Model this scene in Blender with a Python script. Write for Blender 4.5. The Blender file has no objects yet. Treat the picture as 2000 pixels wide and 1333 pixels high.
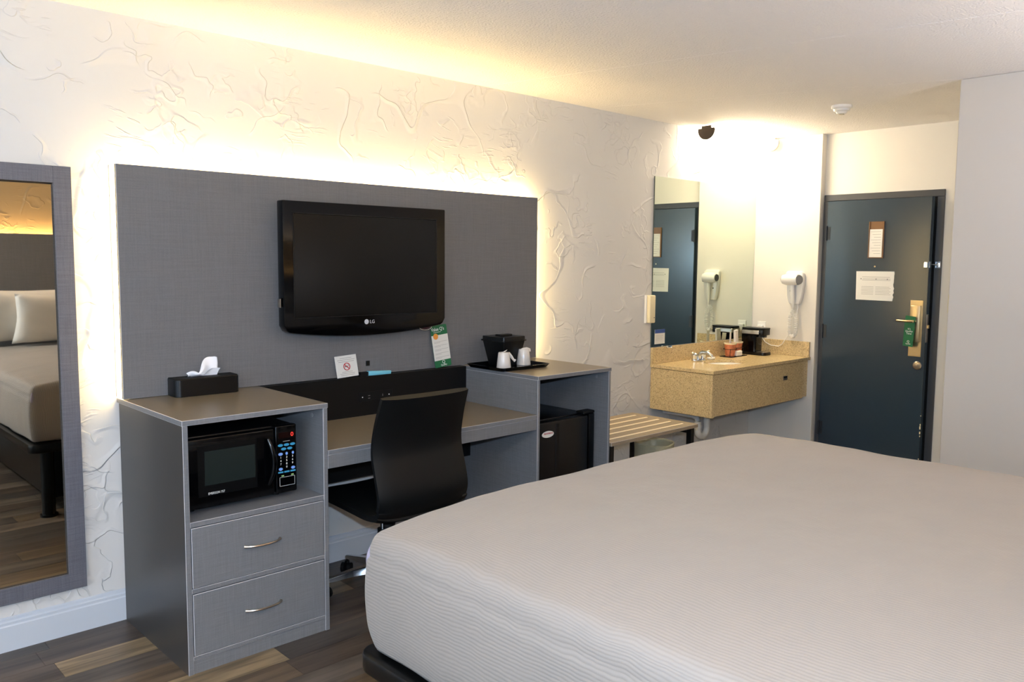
import bpy, bmesh, math, random
from mathutils import Vector, Matrix, noise
random.seed(7)
C = bpy.context.scene.collection
S = bpy.context.scene
PI = math.pi

# ---------------------------------------------------------------- camera
cd = bpy.data.cameras.new('camera')
cam = bpy.data.objects.new('camera', cd); C.objects.link(cam)
YAW, PITCH, ROLL = -0.7596, -0.0919, 0.009
fw = Vector((math.sin(-YAW)*math.cos(PITCH), math.cos(YAW)*math.cos(PITCH), math.sin(PITCH)))
rt = Vector((math.cos(YAW), math.sin(YAW), 0)); up = rt.cross(fw)
rt2 = math.cos(ROLL)*rt + math.sin(ROLL)*up; up2 = -math.sin(ROLL)*rt + math.cos(ROLL)*up
M = Matrix((rt2, up2, -fw)).transposed().to_4x4()
M.translation = Vector((0.201, -3.6852, 1.5556))
cam.matrix_world = M
cd.sensor_width = 36; cd.lens = 1632.29/2000*36
cd.shift_x = -(1009.63-1000)/2000; cd.shift_y = (659.54-666.5)/2000
cd.clip_start = 0.02; cd.clip_end = 100
S.camera = cam
# ---------------------------------------------------------------- colour management, sky, lights
S.view_settings.view_transform = 'Standard'; S.view_settings.look = 'None'
S.view_settings.gamma = 1; S.view_settings.use_curve_mapping = False
S.view_settings.exposure = 1.1
w = bpy.data.worlds.new('sky'); S.world = w; w.use_nodes = True
w.node_tree.nodes['Background'].inputs[0].default_value = (0.62, 0.78, 1.0, 1)
w.node_tree.nodes['Background'].inputs[1].default_value = 1.5
def area(name, loc, rot, sx, sy, power, col):
    l = bpy.data.lights.new(name, 'AREA'); l.shape = 'RECTANGLE'; l.size = sx; l.size_y = sy
    l.energy = power; l.color = col
    o = bpy.data.objects.new(name, l); C.objects.link(o); o.location = loc; o.rotation_euler = rot
    return o
# daylight entering by the window in the wall behind the camera
area('window_daylight', (-2.9, -4.08, 1.35), (PI/2, 0, 0), 2.4, 1.7, 30, (0.55, 0.75, 1.0))
area('window_daylight_left', (-4.48, -2.2, 1.35), (PI/2, 0, -PI/2), 2.3, 1.8, 20, (0.50, 0.72, 1.0))
# the camera's own flash, just above the lens
fl_ = area('camera_flash', (0.20, -3.70, 1.69), (0, 0, 0), .07, .04, 28, (0.54, 0.74, 1.0))
fl_.rotation_euler = M.to_euler()
# unseen upward fill added behind the camera to brighten the ceiling
area('ceiling_fill', (-0.4, -3.85, 1.75), (PI, 0, 0), .35, .35, 58, (1.0, 0.96, 0.92))
area('right_ceiling_fill', (4.05, -3.75, 1.25), (PI, 0, 0), 0.25, 0.25, 12, (0.95, 0.95, 1.0))  # second added fill, for the ceiling at the right; no lamp stands here
STRIP = 17.0        # radiance of the strips round the wall panel
BEDSTRIP = 26.0      # radiance of the strip above the headboard
VANITY = 21.0       # radiance of the vanity lamp diffuser

H = 2.545; XD = 6.452; XA = 6.386; XW = -4.5; YB = -4.1

# ---------------------------------------------------------------- materials
def lin(c):
    return tuple((x/12.92 if x <= .04045 else ((x+.055)/1.055)**2.4) for x in [v/255 for v in c])
def mat(name, rgb, rough=.5, metal=0., emit=None, estr=0., bump=0., bscale=50., bdist=.002, var=0., vscale=8., stretch=None, spec=.5, coat=0., trans=0., alpha=1., sheen=0.):
    m = bpy.data.materials.new(name); m.use_nodes = True
    nt = m.node_tree; b = nt.nodes['Principled BSDF']
    c = lin(rgb) + (1,)
    b.inputs['Base Color'].default_value = c
    b.inputs['Roughness'].default_value = rough
    b.inputs['Metallic'].default_value = metal
    b.inputs['Specular IOR Level'].default_value = spec
    b.inputs['Coat Weight'].default_value = coat
    b.inputs['Transmission Weight'].default_value = trans
    b.inputs['Alpha'].default_value = alpha
    b.inputs['Sheen Weight'].default_value = sheen
    if emit:
        b.inputs['Emission Color'].default_value = tuple(emit)+(1,); b.inputs['Emission Strength'].default_value = estr
    tc = nt.nodes.new('ShaderNodeTexCoord'); mp = nt.nodes.new('ShaderNodeMapping')
    nt.links.new(tc.outputs['Object'], mp.inputs[0])
    if stretch: mp.inputs['Scale'].default_value = stretch
    if var:
        n = nt.nodes.new('ShaderNodeTexNoise'); n.inputs['Scale'].default_value = vscale; n.inputs['Detail'].default_value = 4
        nt.links.new(mp.outputs[0], n.inputs['Vector'])
        r = nt.nodes.new('ShaderNodeMapRange'); r.inputs[1].default_value = .3; r.inputs[2].default_value = .7
        r.inputs[3].default_value = 1-var; r.inputs[4].default_value = 1+var
        nt.links.new(n.outputs['Fac'], r.inputs[0])
        h = nt.nodes.new('ShaderNodeHueSaturation'); h.inputs['Color'].default_value = c
        nt.links.new(r.outputs[0], h.inputs['Value']); nt.links.new(h.outputs[0], b.inputs['Base Color'])
    if bump:
        n2 = nt.nodes.new('ShaderNodeTexNoise'); n2.inputs['Scale'].default_value = bscale; n2.inputs['Detail'].default_value = 3
        nt.links.new(mp.outputs[0], n2.inputs['Vector'])
        bp = nt.nodes.new('ShaderNodeBump'); bp.inputs['Strength'].default_value = bump; bp.inputs['Distance'].default_value = bdist
        nt.links.new(n2.outputs['Fac'], bp.inputs['Height']); nt.links.new(bp.outputs[0], b.inputs['Normal'])
    return m

def laminate(name, rgb, rough, amp=.10):
    """woven grey linen laminate: fine crossing threads"""
    m = mat(name, rgb, rough); nt = m.node_tree; b = nt.nodes['Principled BSDF']
    tc = nt.nodes.new('ShaderNodeTexCoord'); outs = []
    for sc in ((900, 900, 25), (25, 900, 900), (900, 25, 900)):
        mp = nt.nodes.new('ShaderNodeMapping'); mp.inputs['Scale'].default_value = [v*.35 for v in sc]
        nt.links.new(tc.outputs['Object'], mp.inputs[0])
        n = nt.nodes.new('ShaderNodeTexNoise'); n.inputs['Scale'].default_value = 1; n.inputs['Detail'].default_value = 1
        nt.links.new(mp.outputs[0], n.inputs['Vector']); outs.append(n.outputs['Fac'])
    a = nt.nodes.new('ShaderNodeMath'); a.operation = 'ADD'; a2 = nt.nodes.new('ShaderNodeMath'); a2.operation = 'ADD'
    nt.links.new(outs[0], a.inputs[0]); nt.links.new(outs[1], a.inputs[1])
    nt.links.new(a.outputs[0], a2.inputs[0]); nt.links.new(outs[2], a2.inputs[1])
    r = nt.nodes.new('ShaderNodeMapRange'); r.inputs[1].default_value = 1.15; r.inputs[2].default_value = 1.85
    r.inputs[3].default_value = 1-amp*1.6; r.inputs[4].default_value = 1+amp*1.6
    nt.links.new(a2.outputs[0], r.inputs[0])
    h = nt.nodes.new('ShaderNodeHueSaturation'); h.inputs['Color'].default_value = lin(rgb)+(1,)
    nt.links.new(r.outputs[0], h.inputs['Value']); nt.links.new(h.outputs[0], b.inputs['Base Color'])
    return m

def stucco(name, rgb):
    """skip-trowelled plaster: long curved trowel ridges, broken up, over soft swells"""
    m = mat(name, rgb, .62, var=.03, vscale=1.5); nt = m.node_tree; b = nt.nodes['Principled BSDF']
    tc = nt.nodes.new('ShaderNodeTexCoord')
    def N(t, **k):
        n = nt.nodes.new(t)
        for a, v in k.items(): setattr(n, a, v)
        return n
    def noise_(scale, det=2, vec=None, off=(0, 0, 0)):
        mp = N('ShaderNodeMapping'); mp.inputs['Location'].default_value = off
        nt.links.new(vec or tc.outputs['Object'], mp.inputs[0])
        n = N('ShaderNodeTexNoise'); n.inputs['Scale'].default_value = scale; n.inputs['Detail'].default_value = det
        nt.links.new(mp.outputs[0], n.inputs['Vector']); return n
    def rng(sock, a, b_, c, d, smooth=True):
        r = N('ShaderNodeMapRange'); r.interpolation_type = 'SMOOTHSTEP' if smooth else 'LINEAR'
        for i, v in enumerate((a, b_, c, d)): r.inputs[i+1].default_value = v
        nt.links.new(sock, r.inputs[0]); return r.outputs[0]
    def mul(a, b_):
        n = N('ShaderNodeMath', operation='MULTIPLY'); nt.links.new(a, n.inputs[0])
        if isinstance(b_, float): n.inputs[1].default_value = b_
        else: nt.links.new(b_, n.inputs[1])
        return n.outputs[0]
    def add(a, b_):
        n = N('ShaderNodeMath', operation='ADD'); nt.links.new(a, n.inputs[0]); nt.links.new(b_, n.inputs[1]); return n.outputs[0]
    def warped(amount, ns, off):
        n = noise_(ns, 1.5, off=off)
        s = N('ShaderNodeVectorMath', operation='SUBTRACT'); nt.links.new(n.outputs['Color'], s.inputs[0]); s.inputs[1].default_value = (.5, .5, .5)
        sc = N('ShaderNodeVectorMath', operation='SCALE'); nt.links.new(s.outputs[0], sc.inputs[0]); sc.inputs['Scale'].default_value = amount
        a = N('ShaderNodeVectorMath', operation='ADD'); nt.links.new(tc.outputs['Object'], a.inputs[0]); nt.links.new(sc.outputs[0], a.inputs[1])
        return a.outputs[0]
    def iso(scale, warp, wn, off, wid, level=.5):
        # a crest that follows a contour of a slow noise: a long bending trowel mark, steep on one side
        v = warped(warp, wn, off)
        n = noise_(scale, 0.0, vec=v, off=off).outputs['Fac']
        d = N('ShaderNodeMath', operation='SUBTRACT'); nt.links.new(n, d.inputs[0]); d.inputs[1].default_value = level
        up_ = rng(d.outputs[0], -wid*.8, 0., 0., 1.); dn = rng(d.outputs[0], 0., wid*4.5, 1., 0.)
        return mul(up_, dn)
    tot = None
    for i, (sc, wp, wn, wid, mk, amp, mt) in enumerate(((2.6, .30, 3.0, .010, 1.9, 1.0, .50), (3.6, .22, 5.0, .012, 2.6, .8, .53), (5.5, .15, 8.0, .016, 3.4, .7, .55), (11., .10, 14., .028, 4.2, .6, .57), (7., .12, 11., .018, 2.2, .6, .56))):
        k = rng(noise_(mk, 1.5, off=(9.3*i+1, 4.1*i, 2+i)).outputs['Fac'], mt, mt+.05, 0., 1.)
        s = mul(mul(iso(sc, wp, wn, (3.1*i, 7.7*i, 1.3*i), wid), k), amp); tot = s if tot is None else add(tot, s)
    # bundles of short scratches
    mp = N('ShaderNodeMapping'); mp.inputs['Scale'].default_value = (9, 9, 60); mp.inputs['Rotation'].default_value = (0, .5, 0)
    nt.links.new(warped(.25, 2.5, (5, 1, 8)), mp.inputs[0])
    sn = N('ShaderNodeTexNoise'); sn.inputs['Scale'].default_value = 1.0; sn.inputs['Detail'].default_value = 1; nt.links.new(mp.outputs[0], sn.inputs['Vector'])
    tot = add(tot, mul(mul(rng(sn.outputs['Fac'], .60, .68, 0., 1.), rng(noise_(2.4, 1, off=(2, 6, 9)).outputs['Fac'], .56, .64, 0., 1.)), .45))
    tot = add(tot, mul(noise_(2.5, 2).outputs['Fac'], 1.0))
    tot = add(tot, mul(noise_(45., 2).outputs['Fac'], .05))
    bp = N('ShaderNodeBump'); bp.inputs['Strength'].default_value = 1.0; bp.inputs['Distance'].default_value = .0042
    nt.links.new(tot, bp.inputs['Height']); nt.links.new(bp.outputs[0], b.inputs['Normal'])
    return m

def popcorn(name, rgb):
    m = mat(name, rgb, .9, bump=1., bscale=95., bdist=.007); return m

def granite(name, base, c2, c3):
    m = mat(name, base, .22, spec=.5); nt = m.node_tree; b = nt.nodes['Principled BSDF']
    tc = nt.nodes.new('ShaderNodeTexCoord')
    v = nt.nodes.new('ShaderNodeTexVoronoi'); v.inputs['Scale'].default_value = 210
    nt.links.new(tc.outputs['Object'], v.inputs['Vector'])
    sep = nt.nodes.new('ShaderNodeSeparateColor'); nt.links.new(v.outputs['Color'], sep.inputs[0])
    r = nt.nodes.new('ShaderNodeValToRGB'); r.color_ramp.interpolation = 'CONSTANT'
    cols = [(0, c3), (.10, base), (.45, c2), (.62, tuple(int(x*1.12) if x*1.12 < 255 else 255 for x in base)), (.85, base)]
    r.color_ramp.elements[0].position = 0; r.color_ramp.elements[0].color = lin(cols[0][1])+(1,)
    r.color_ramp.elements[1].position = cols[1][0]; r.color_ramp.elements[1].color = lin(cols[1][1])+(1,)
    for p, c in cols[2:]:
        e = r.color_ramp.elements.new(p); e.color = lin(c)+(1,)
    nt.links.new(sep.outputs[0], r.inputs[0])
    n = nt.nodes.new('ShaderNodeTexNoise'); n.inputs['Scale'].default_value = 30; nt.links.new(tc.outputs['Object'], n.inputs['Vector'])
    mx = nt.nodes.new('ShaderNodeMix'); mx.data_type = 'RGBA'; mx.inputs[0].default_value = .42
    nt.links.new(r.outputs[0], mx.inputs[6]); mx.inputs[7].default_value = lin(base)+(1,)
    nt.links.new(mx.outputs[2], b.inputs['Base Color'])
    return m

def wood_plank(name, rgb):
    m = mat(name, rgb, .38); nt = m.node_tree; b = nt.nodes['Principled BSDF']
    tc = nt.nodes.new('ShaderNodeTexCoord'); mp = nt.nodes.new('ShaderNodeMapping'); mp.inputs['Scale'].default_value = (2.2, 26, 26)
    nt.links.new(tc.outputs['Object'], mp.inputs[0])
    n = nt.nodes.new('ShaderNodeTexNoise'); n.inputs['Scale'].default_value = 1.; n.inputs['Detail'].default_value = 6; n.inputs['Distortion'].default_value = .6
    nt.links.new(mp.outputs[0], n.inputs['Vector'])
    r = nt.nodes.new('ShaderNodeValToRGB'); r.color_ramp.elements[0].position = .30; r.color_ramp.elements[1].position = .72
    r.color_ramp.elements[0].color = tuple(v*.45 for v in lin(rgb))+(1,); r.color_ramp.elements[1].color = tuple(min(1, v*1.45) for v in lin(rgb))+(1,)
    nt.links.new(n.outputs['Fac'], r.inputs[0]); nt.links.new(r.outputs[0], b.inputs['Base Color'])
    return m

def quilt(name, rgb):
    """bedspread with fine wavy ribs; the u coordinate (metres) runs across the bed and down its sides"""
    m = mat(name, rgb, .75, sheen=.15); nt = m.node_tree; b = nt.nodes['Principled BSDF']
    uv = nt.nodes.new('ShaderNodeUVMap'); uv.uv_map = 'UVMap'
    n = nt.nodes.new('ShaderNodeTexNoise'); n.inputs['Scale'].default_value = 3.0; n.inputs['Detail'].default_value = 2
    nt.links.new(uv.outputs[0], n.inputs['Vector'])
    n3 = nt.nodes.new('ShaderNodeTexNoise'); n3.inputs['Scale'].default_value = 14.0; n3.inputs['Detail'].default_value = 1
    nt.links.new(uv.outputs[0], n3.inputs['Vector'])
    sp = nt.nodes.new('ShaderNodeSeparateXYZ'); nt.links.new(uv.outputs[0], sp.inputs[0])
    def M_(op, a, b_):
        k = nt.nodes.new('ShaderNodeMath'); k.operation = op
        for i, v in enumerate((a, b_)):
            if isinstance(v, (int, float)): k.inputs[i].default_value = v
            else: nt.links.new(v, k.inputs[i])
        return k.outputs[0]
    u = M_('ADD', sp.outputs[0], M_('MULTIPLY', n.outputs['Fac'], .07))
    u = M_('ADD', u, M_('MULTIPLY', n3.outputs['Fac'], .012))
    s = M_('SINE', M_('MULTIPLY', u, 2*PI/.0095), 0)
    s = M_('MULTIPLY', M_('ADD', s, 1.), .5)
    s = M_('POWER', s, .6)
    fine = M_('MULTIPLY', M_('SINE', M_('MULTIPLY', sp.outputs[1], 2*PI/.006), 0), .08)
    hgt = M_('ADD', s, fine)
    wr = nt.nodes.new('ShaderNodeTexNoise'); wr.inputs['Scale'].default_value = 9; wr.inputs['Detail'].default_value = 3
    nt.links.new(uv.outputs[0], wr.inputs['Vector'])
    bp = nt.nodes.new('ShaderNodeBump'); bp.inputs['Strength'].default_value = .6; bp.inputs['Distance'].default_value = .0008
    nt.links.new(hgt, bp.inputs['Height'])
    bp2 = nt.nodes.new('ShaderNodeBump'); bp2.inputs['Strength'].default_value = .35; bp2.inputs['Distance'].default_value = .012
    nt.links.new(wr.outputs['Fac'], bp2.inputs['Height']); nt.links.new(bp.outputs[0], bp2.inputs['Normal'])
    nt.links.new(bp2.outputs[0], b.inputs['Normal'])
    r = nt.nodes.new('ShaderNodeMapRange'); r.inputs[3].default_value = .90; r.inputs[4].default_value = 1.04
    nt.links.new(s, r.inputs[0])
    h = nt.nodes.new('ShaderNodeHueSaturation'); h.inputs['Color'].default_value = lin(rgb)+(1,)
    nt.links.new(r.outputs[0], h.inputs['Value']); nt.links.new(h.outputs[0], b.inputs['Base Color'])
    return m

WARM = (1.0, .72, .30); WARM2 = (1.0, .84, .60)
m_stucco = stucco('textured_plaster', (214, 212, 209))
m_accent = stucco('tan_accent_plaster', (166, 146, 112))
m_wall = mat('smooth_plaster', (222, 217, 208), .6, bump=.15, bscale=120)
m_bath = mat('bathroom_wall_paint', (204, 199, 193), .65, bump=.15, bscale=120)
m_ceil = popcorn('popcorn_ceiling', (246, 242, 240))
m_base = mat('white_baseboard_paint', (200, 206, 214), .35)
m_lam = laminate('grey_linen_laminate', (116, 117, 120), .45, .075)
m_lamtop = laminate('grey_laminate_top', (120, 109, 90), .30, .03)
m_panel = laminate('grey_panel_laminate', (107, 107, 109), .6, .06)
m_lamshade = laminate('shaded_grey_side_laminate', (58, 56, 54), .35, .03)  # plain outer cabinet side; its shade is put into the darker colour
m_band = mat('pale_edge_band', (190, 188, 190), .4)
m_frame = laminate('mirror_frame_laminate', (98, 98, 106), .5, .12)
m_black = mat('black_laminate', (9, 8, 8), .5, spec=.25)
m_gloss = mat('black_gloss_plastic', (4, 4, 5), .10, spec=.3)
m_satin = mat('black_satin_plastic', (8, 8, 9), .32, spec=.35)
m_matt = mat('black_matt_plastic', (9, 9, 10), .6, spec=.25)
m_screen = mat('dark_tv_screen', (5, 5, 5), .25, spec=.25)
m_leather = mat('black_leather', (7, 8, 9), .48, spec=.3, bump=.2, bscale=300, bdist=.0006)
m_chrome = mat('chrome', (215, 218, 222), .12, 1.)
m_nickel = mat('brushed_nickel', (190, 178, 162), .3, 1.)
m_brass = mat('satin_brass', (198, 180, 146), .34, 1.)
m_mirror = mat('mirror_silver', (214, 224, 214), .0, 1.)
m_mirror2 = mat('dressing_mirror_silver', (196, 186, 168), .012, 1.)
m_strip = mat('lit_strip_diffuser', (255, 240, 215), .5, emit=WARM, estr=STRIP)
m_bstrip = mat('lit_headboard_strip', (255, 240, 215), .5, emit=(1., .70, .35), estr=BEDSTRIP)
m_lamp = mat('lit_lamp_diffuser', (255, 250, 240), .4, emit=(1.0, .83, .58), estr=VANITY)
m_quilt = quilt('ribbed_bedspread', (143, 135, 127))
m_sheet = mat('white_sheet', (225, 220, 212), .7, bump=.2, bscale=12, bdist=.01)
m_pipe = mat('seam_piping', (150, 142, 158), .7)
m_bedframe = mat('black_bed_frame', (7, 7, 7), .28, spec=.3)
m_door = mat('dark_blue_grey_door_paint', (46, 60, 72), .22, bump=.08, bscale=150, bdist=.001)
m_dframe = mat('dark_door_frame_paint', (66, 68, 72), .4)
m_hinge = mat('painted_hinge', (34, 38, 44), .4)
m_gran = granite('speckled_tan_stone', (204, 182, 138), (180, 154, 110), (116, 94, 66))
m_bowl = mat('white_ceramic', (238, 234, 224), .12)
m_white = mat('white_plastic', (232, 230, 226), .3)
m_cream = mat('cream_plastic', (236, 222, 184), .35)
m_ivory = mat('ivory_switch_plastic', (226, 214, 160), .35)
m_paper = mat('white_paper', (226, 224, 218), .7)
m_cardw = mat('white_card', (218, 218, 214), .6)
m_ink = mat('grey_print', (140, 140, 140), .8)
m_inkd = mat('dark_print', (60, 60, 62), .8)
m_green = mat('green_card', (20, 104, 62), .5)
m_whitep = mat('white_print', (240, 240, 236), .6)
m_orange = mat('orange_badge', (228, 150, 60), .6)
m_red = mat('red_print', (190, 40, 50), .6)
m_blue = mat('light_blue_plastic', (120, 200, 222), .4)
m_navy = mat('blue_print', (36, 70, 140), .6)
m_tissue = mat('tissue_paper', (236, 236, 240), .8)
m_wrap = mat('clear_cup_wrap', (222, 216, 210), .22, spec=.8, bump=.7, bscale=45, bdist=.004)
m_terra = mat('terracotta_print_cup', (192, 112, 76), .5, var=.35, vscale=40)
m_packet = mat('paper_packet', (232, 226, 220), .5, var=.1, vscale=60)
m_liner = mat('clear_bin_liner', (232, 224, 188), .25, trans=.2, alpha=.75, bump=.6, bscale=40, bdist=.006)
m_bin = mat('smoky_bin_plastic', (118, 128, 124), .3)
m_benchtop = laminate('bench_laminate', (142, 128, 108), .45, .05)
m_benchrail = mat('pale_bench_rail', (240, 226, 196), .35)
m_brown = mat('brown_document_holder', (120, 84, 48), .4, coat=.3)
m_pcap = mat('bronze_lamp_cap', (58, 46, 32), .4)
m_pvc = mat('white_pvc', (214, 212, 206), .3)
m_glass = mat('window_glass', (255, 255, 255), .0, trans=1.)
m_led = mat('red_display', (60, 6, 4), .3, emit=(1., .04, .03), estr=.9)
m_leddark = mat('dark_display', (20, 3, 3), .2)
m_btnblue = mat('blue_key', (60, 150, 190), .4)
m_btnlight = mat('pale_blue_key', (130, 170, 240), .4)
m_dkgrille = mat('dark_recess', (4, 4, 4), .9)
m_window = mat('oven_window_mesh', (34, 40, 38), .16)
PLANKS = [wood_plank('floor_plank_%s' % n, tuple(min(255,int(v*1.02)) for v in c)) for n, c in (('dark_walnut', (78, 66, 56)), ('grey_brown', (92, 82, 72)), ('mid_brown', (98, 82, 64)), ('pale_oak', (140, 120, 92)), ('smoky', (70, 63, 57)))]

# ---------------------------------------------------------------- object helpers
WM = {}
def thing(name, label, cat, loc=(0, 0, 0), rotz=0., group=None):
    o = bpy.data.objects.new(name, None); C.objects.link(o)
    o.location = loc; o.rotation_euler = (0, 0, rotz); o.empty_display_size = .05
    WM[o.name] = Matrix.Translation(Vector(loc)) @ Matrix.Rotation(rotz, 4, 'Z')
    o['label'] = label; o['category'] = cat
    if group: o['group'] = group
    return o
def obj(name, bm, mats, parent=None, local=False, smooth=False, label=None, cat=None, group=None, kind=None):
    """one bmesh -> one mesh object; world coordinates unless local"""
    if not isinstance(mats, (list, tuple)): mats = [mats]
    me = bpy.data.meshes.new(name)
    loc = Vector((0, 0, 0))
    if parent is not None:
        if not local: bmesh.ops.transform(bm, matrix=WM[parent.name].inverted(), verts=bm.verts)
        WMx = WM[parent.name]
    else:
        xs = [v.co for v in bm.verts]
        lo = Vector([min(c[i] for c in xs) for i in range(3)]); hi = Vector([max(c[i] for c in xs) for i in range(3)])
        loc = Vector(((lo.x+hi.x)/2, (lo.y+hi.y)/2, lo.z))
        bmesh.ops.translate(bm, vec=-loc, verts=bm.verts)
        WMx = Matrix.Translation(loc)
    bmesh.ops.recalc_face_normals(bm, faces=bm.faces)
    if smooth:
        for f in bm.faces: f.smooth = True
    bm.to_mesh(me); bm.free()
    for m in mats: me.materials.append(m)
    if smooth and smooth != 'all':
        try: me.set_sharp_from_angle(angle=math.radians(40))
        except Exception: pass
    o = bpy.data.objects.new(name, me); C.objects.link(o); o.location = loc
    if parent is not None: o.parent = parent
    WM[o.name] = WMx.copy()
    if label: o['label'] = label
    if cat: o['category'] = cat
    if group: o['group'] = group
    if kind: o['kind'] = kind
    return o
def struct(name, bm, m, parent=None, label=None, **k):
    o = obj(name, bm, m, parent, label=label, kind=None if parent else 'structure', **k)
    return o
def join(bm, other, mtx=None, mi=None):
    if mtx is not None: bmesh.ops.transform(other, matrix=mtx, verts=other.verts)
    if mi is not None:
        for f in other.faces: f.material_index = mi
    me = bpy.data.meshes.new('tmp'); other.to_mesh(me); other.free()
    bm.from_mesh(me); bpy.data.meshes.remove(me); return bm
def box(x0, x1, y0, y1, z0, z1, bev=0., seg=1, bmi=0, bm=None, mi=0):
    b = bmesh.new(); bmesh.ops.create_cube(b, size=1.)
    for v in b.verts:
        v.co = Vector((x0 + (v.co.x+.5)*(x1-x0), y0 + (v.co.y+.5)*(y1-y0), z0 + (v.co.z+.5)*(z1-z0)))
    for f in b.faces: f.material_index = mi
    if bev: bmesh.ops.bevel(b, geom=list(b.edges), offset=bev, segments=seg, profile=.5, affect='EDGES', material=bmi if bmi else -1)
    if bm is None: return b
    return join(bm, b)
def banded(x0, x1, y0, y1, z0, z1, bev=.0013):
    return box(x0, x1, y0, y1, z0, z1, bev, 1, 1)
def topface(o):
    for p in o.data.polygons:
        p.material_index = 1 if p.material_index == 1 else (0 if p.normal.z > .9 else 2)
    return o
def cyl(p0, p1, r0, r1=None, seg=20, bm=None, mi=0, caps=True):
    r1 = r0 if r1 is None else r1
    p0 = Vector(p0); p1 = Vector(p1); d = p1-p0
    b = bmesh.new(); bmesh.ops.create_cone(b, cap_ends=caps, segments=seg, radius1=r0, radius2=r1, depth=d.length)
    q = Vector((0, 0, 1)).rotation_difference(d.normalized())
    mt = Matrix.Translation((p0+p1)/2) @ q.to_matrix().to_4x4()
    bmesh.ops.transform(b, matrix=mt, verts=b.verts)
    for f in b.faces: f.material_index = mi
    if bm is None: return b
    return join(bm, b)
def tube(pts, r, seg=8, bm=None, mi=0, closed=False):
    pts = [Vector(p) for p in pts]; b = bmesh.new(); rings = []
    rr = r if isinstance(r, (list, tuple)) else [r]*len(pts)
    nprev = None
    for i, p in enumerate(pts):
        t = (pts[min(i+1, len(pts)-1)] - pts[max(i-1, 0)]).normalized()
        if nprev is None:
            a = Vector((0, 0, 1)) if abs(t.z) < .9 else Vector((1, 0, 0)); n = t.cross(a).normalized()
        else:
            n = (nprev - t*nprev.dot(t)).normalized()
        nprev = n; c = t.cross(n)
        rings.append([b.verts.new(p + (n*math.cos(2*PI*k/seg) + c*math.sin(2*PI*k/seg))*rr[i]) for k in range(seg)])
    for i in range(len(rings)-1):
        for k in range(seg):
            b.faces.new((rings[i][k], rings[i][(k+1) % seg], rings[i+1][(k+1) % seg], rings[i+1][k]))
    b.faces.new(rings[0][::-1]); b.faces.new(rings[-1])
    for f in b.faces: f.material_index = mi
    if bm is None: return b
    return join(bm, b)
def lathe(prof, cx, cy, seg=32, bm=None, mi=0, sx=1., sy=1.):
    """prof: list of (r, z)"""
    b = bmesh.new(); rings = []
    for r, z in prof:
        if r < 1e-6: rings.append([b.verts.new((cx, cy, z))])
        else: rings.append([b.verts.new((cx+sx*r*math.cos(2*PI*k/seg), cy+sy*r*math.sin(2*PI*k/seg), z)) for k in range(seg)])
    for a, c in zip(rings, rings[1:]):
        for k in range(seg):
            k2 = (k+1) % seg
            if len(a) == 1 and len(c) == 1: continue
            if len(a) == 1: b.faces.new((a[0], c[k], c[k2]))
            elif len(c) == 1: b.faces.new((a[k], a[k2], c[0]))
            else: b.faces.new((a[k], a[k2], c[k2], c[k]))
    for f in b.faces: f.material_index = mi
    if bm is None: return b
    return join(bm, b)
def prism(poly, axis, a0, a1, bev=0., seg=2, mi=0, bm=None):
    """poly in the two other axes (in xyz order), extruded along axis"""
    b = bmesh.new(); ax = 'xyz'.index(axis)
    def P(p, a):
        c = list(p); c.insert(ax, a); return Vector(c)
    v0 = [b.verts.new(P(p, a0)) for p in poly]; v1 = [b.verts.new(P(p, a1)) for p in poly]
    n = len(poly)
    b.faces.new(v0); b.faces.new(v1[::-1])
    for i in range(n): b.faces.new((v0[i], v1[i], v1[(i+1) % n], v0[(i+1) % n]))
    bmesh.ops.recalc_face_normals(b, faces=b.faces)
    if bev:
        es = [e for e in b.edges if e.calc_face_angle(0) > .6]
        bmesh.ops.bevel(b, geom=es, offset=bev, segments=seg, profile=.5, affect='EDGES')
    for f in b.faces: f.material_index = mi
    if bm is None: return b
    return join(bm, b)
def rrect(x0, x1, y0, y1, r, n=6):
    out = []
    for cx, cy, a0 in ((x1-r, y1-r, 0), (x0+r, y1-r, PI/2), (x0+r, y0+r, PI), (x1-r, y0+r, 1.5*PI)):
        for k in range(n+1):
            a = a0+PI/2*k/n; out.append((cx+r*math.cos(a), cy+r*math.sin(a)))
    return out
def text_bm(s, size, mtx, depth=.0004, align='CENTER', width=1.):
    cu = bpy.data.curves.new('lettering', 'FONT'); cu.body = s; cu.size = size; cu.extrude = depth
    cu.align_x = align; cu.align_y = 'CENTER'; cu.resolution_u = 3
    o = bpy.data.objects.new('lettering', cu); C.objects.link(o)
    dg = bpy.context.evaluated_depsgraph_get()
    me = bpy.data.meshes.new_from_object(o.evaluated_get(dg))
    b = bmesh.new(); b.from_mesh(me)
    bpy.data.objects.remove(o); bpy.data.curves.remove(cu); bpy.data.meshes.remove(me)
    bmesh.ops.transform(b, matrix=mtx @ Matrix.Diagonal((width, 1, 1, 1)), verts=b.verts)
    return b
def facing_y(x, y, z):      # text on a surface that faces -y
    return Matrix.Translation((x, y, z)) @ Matrix.Rotation(PI/2, 4, 'X')
def facing_x(x, y, z):      # text on a surface that faces -x
    return Matrix.Translation((x, y, z)) @ Matrix.Rotation(-PI/2, 4, 'Z') @ Matrix.Rotation(PI/2, 4, 'X')

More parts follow.
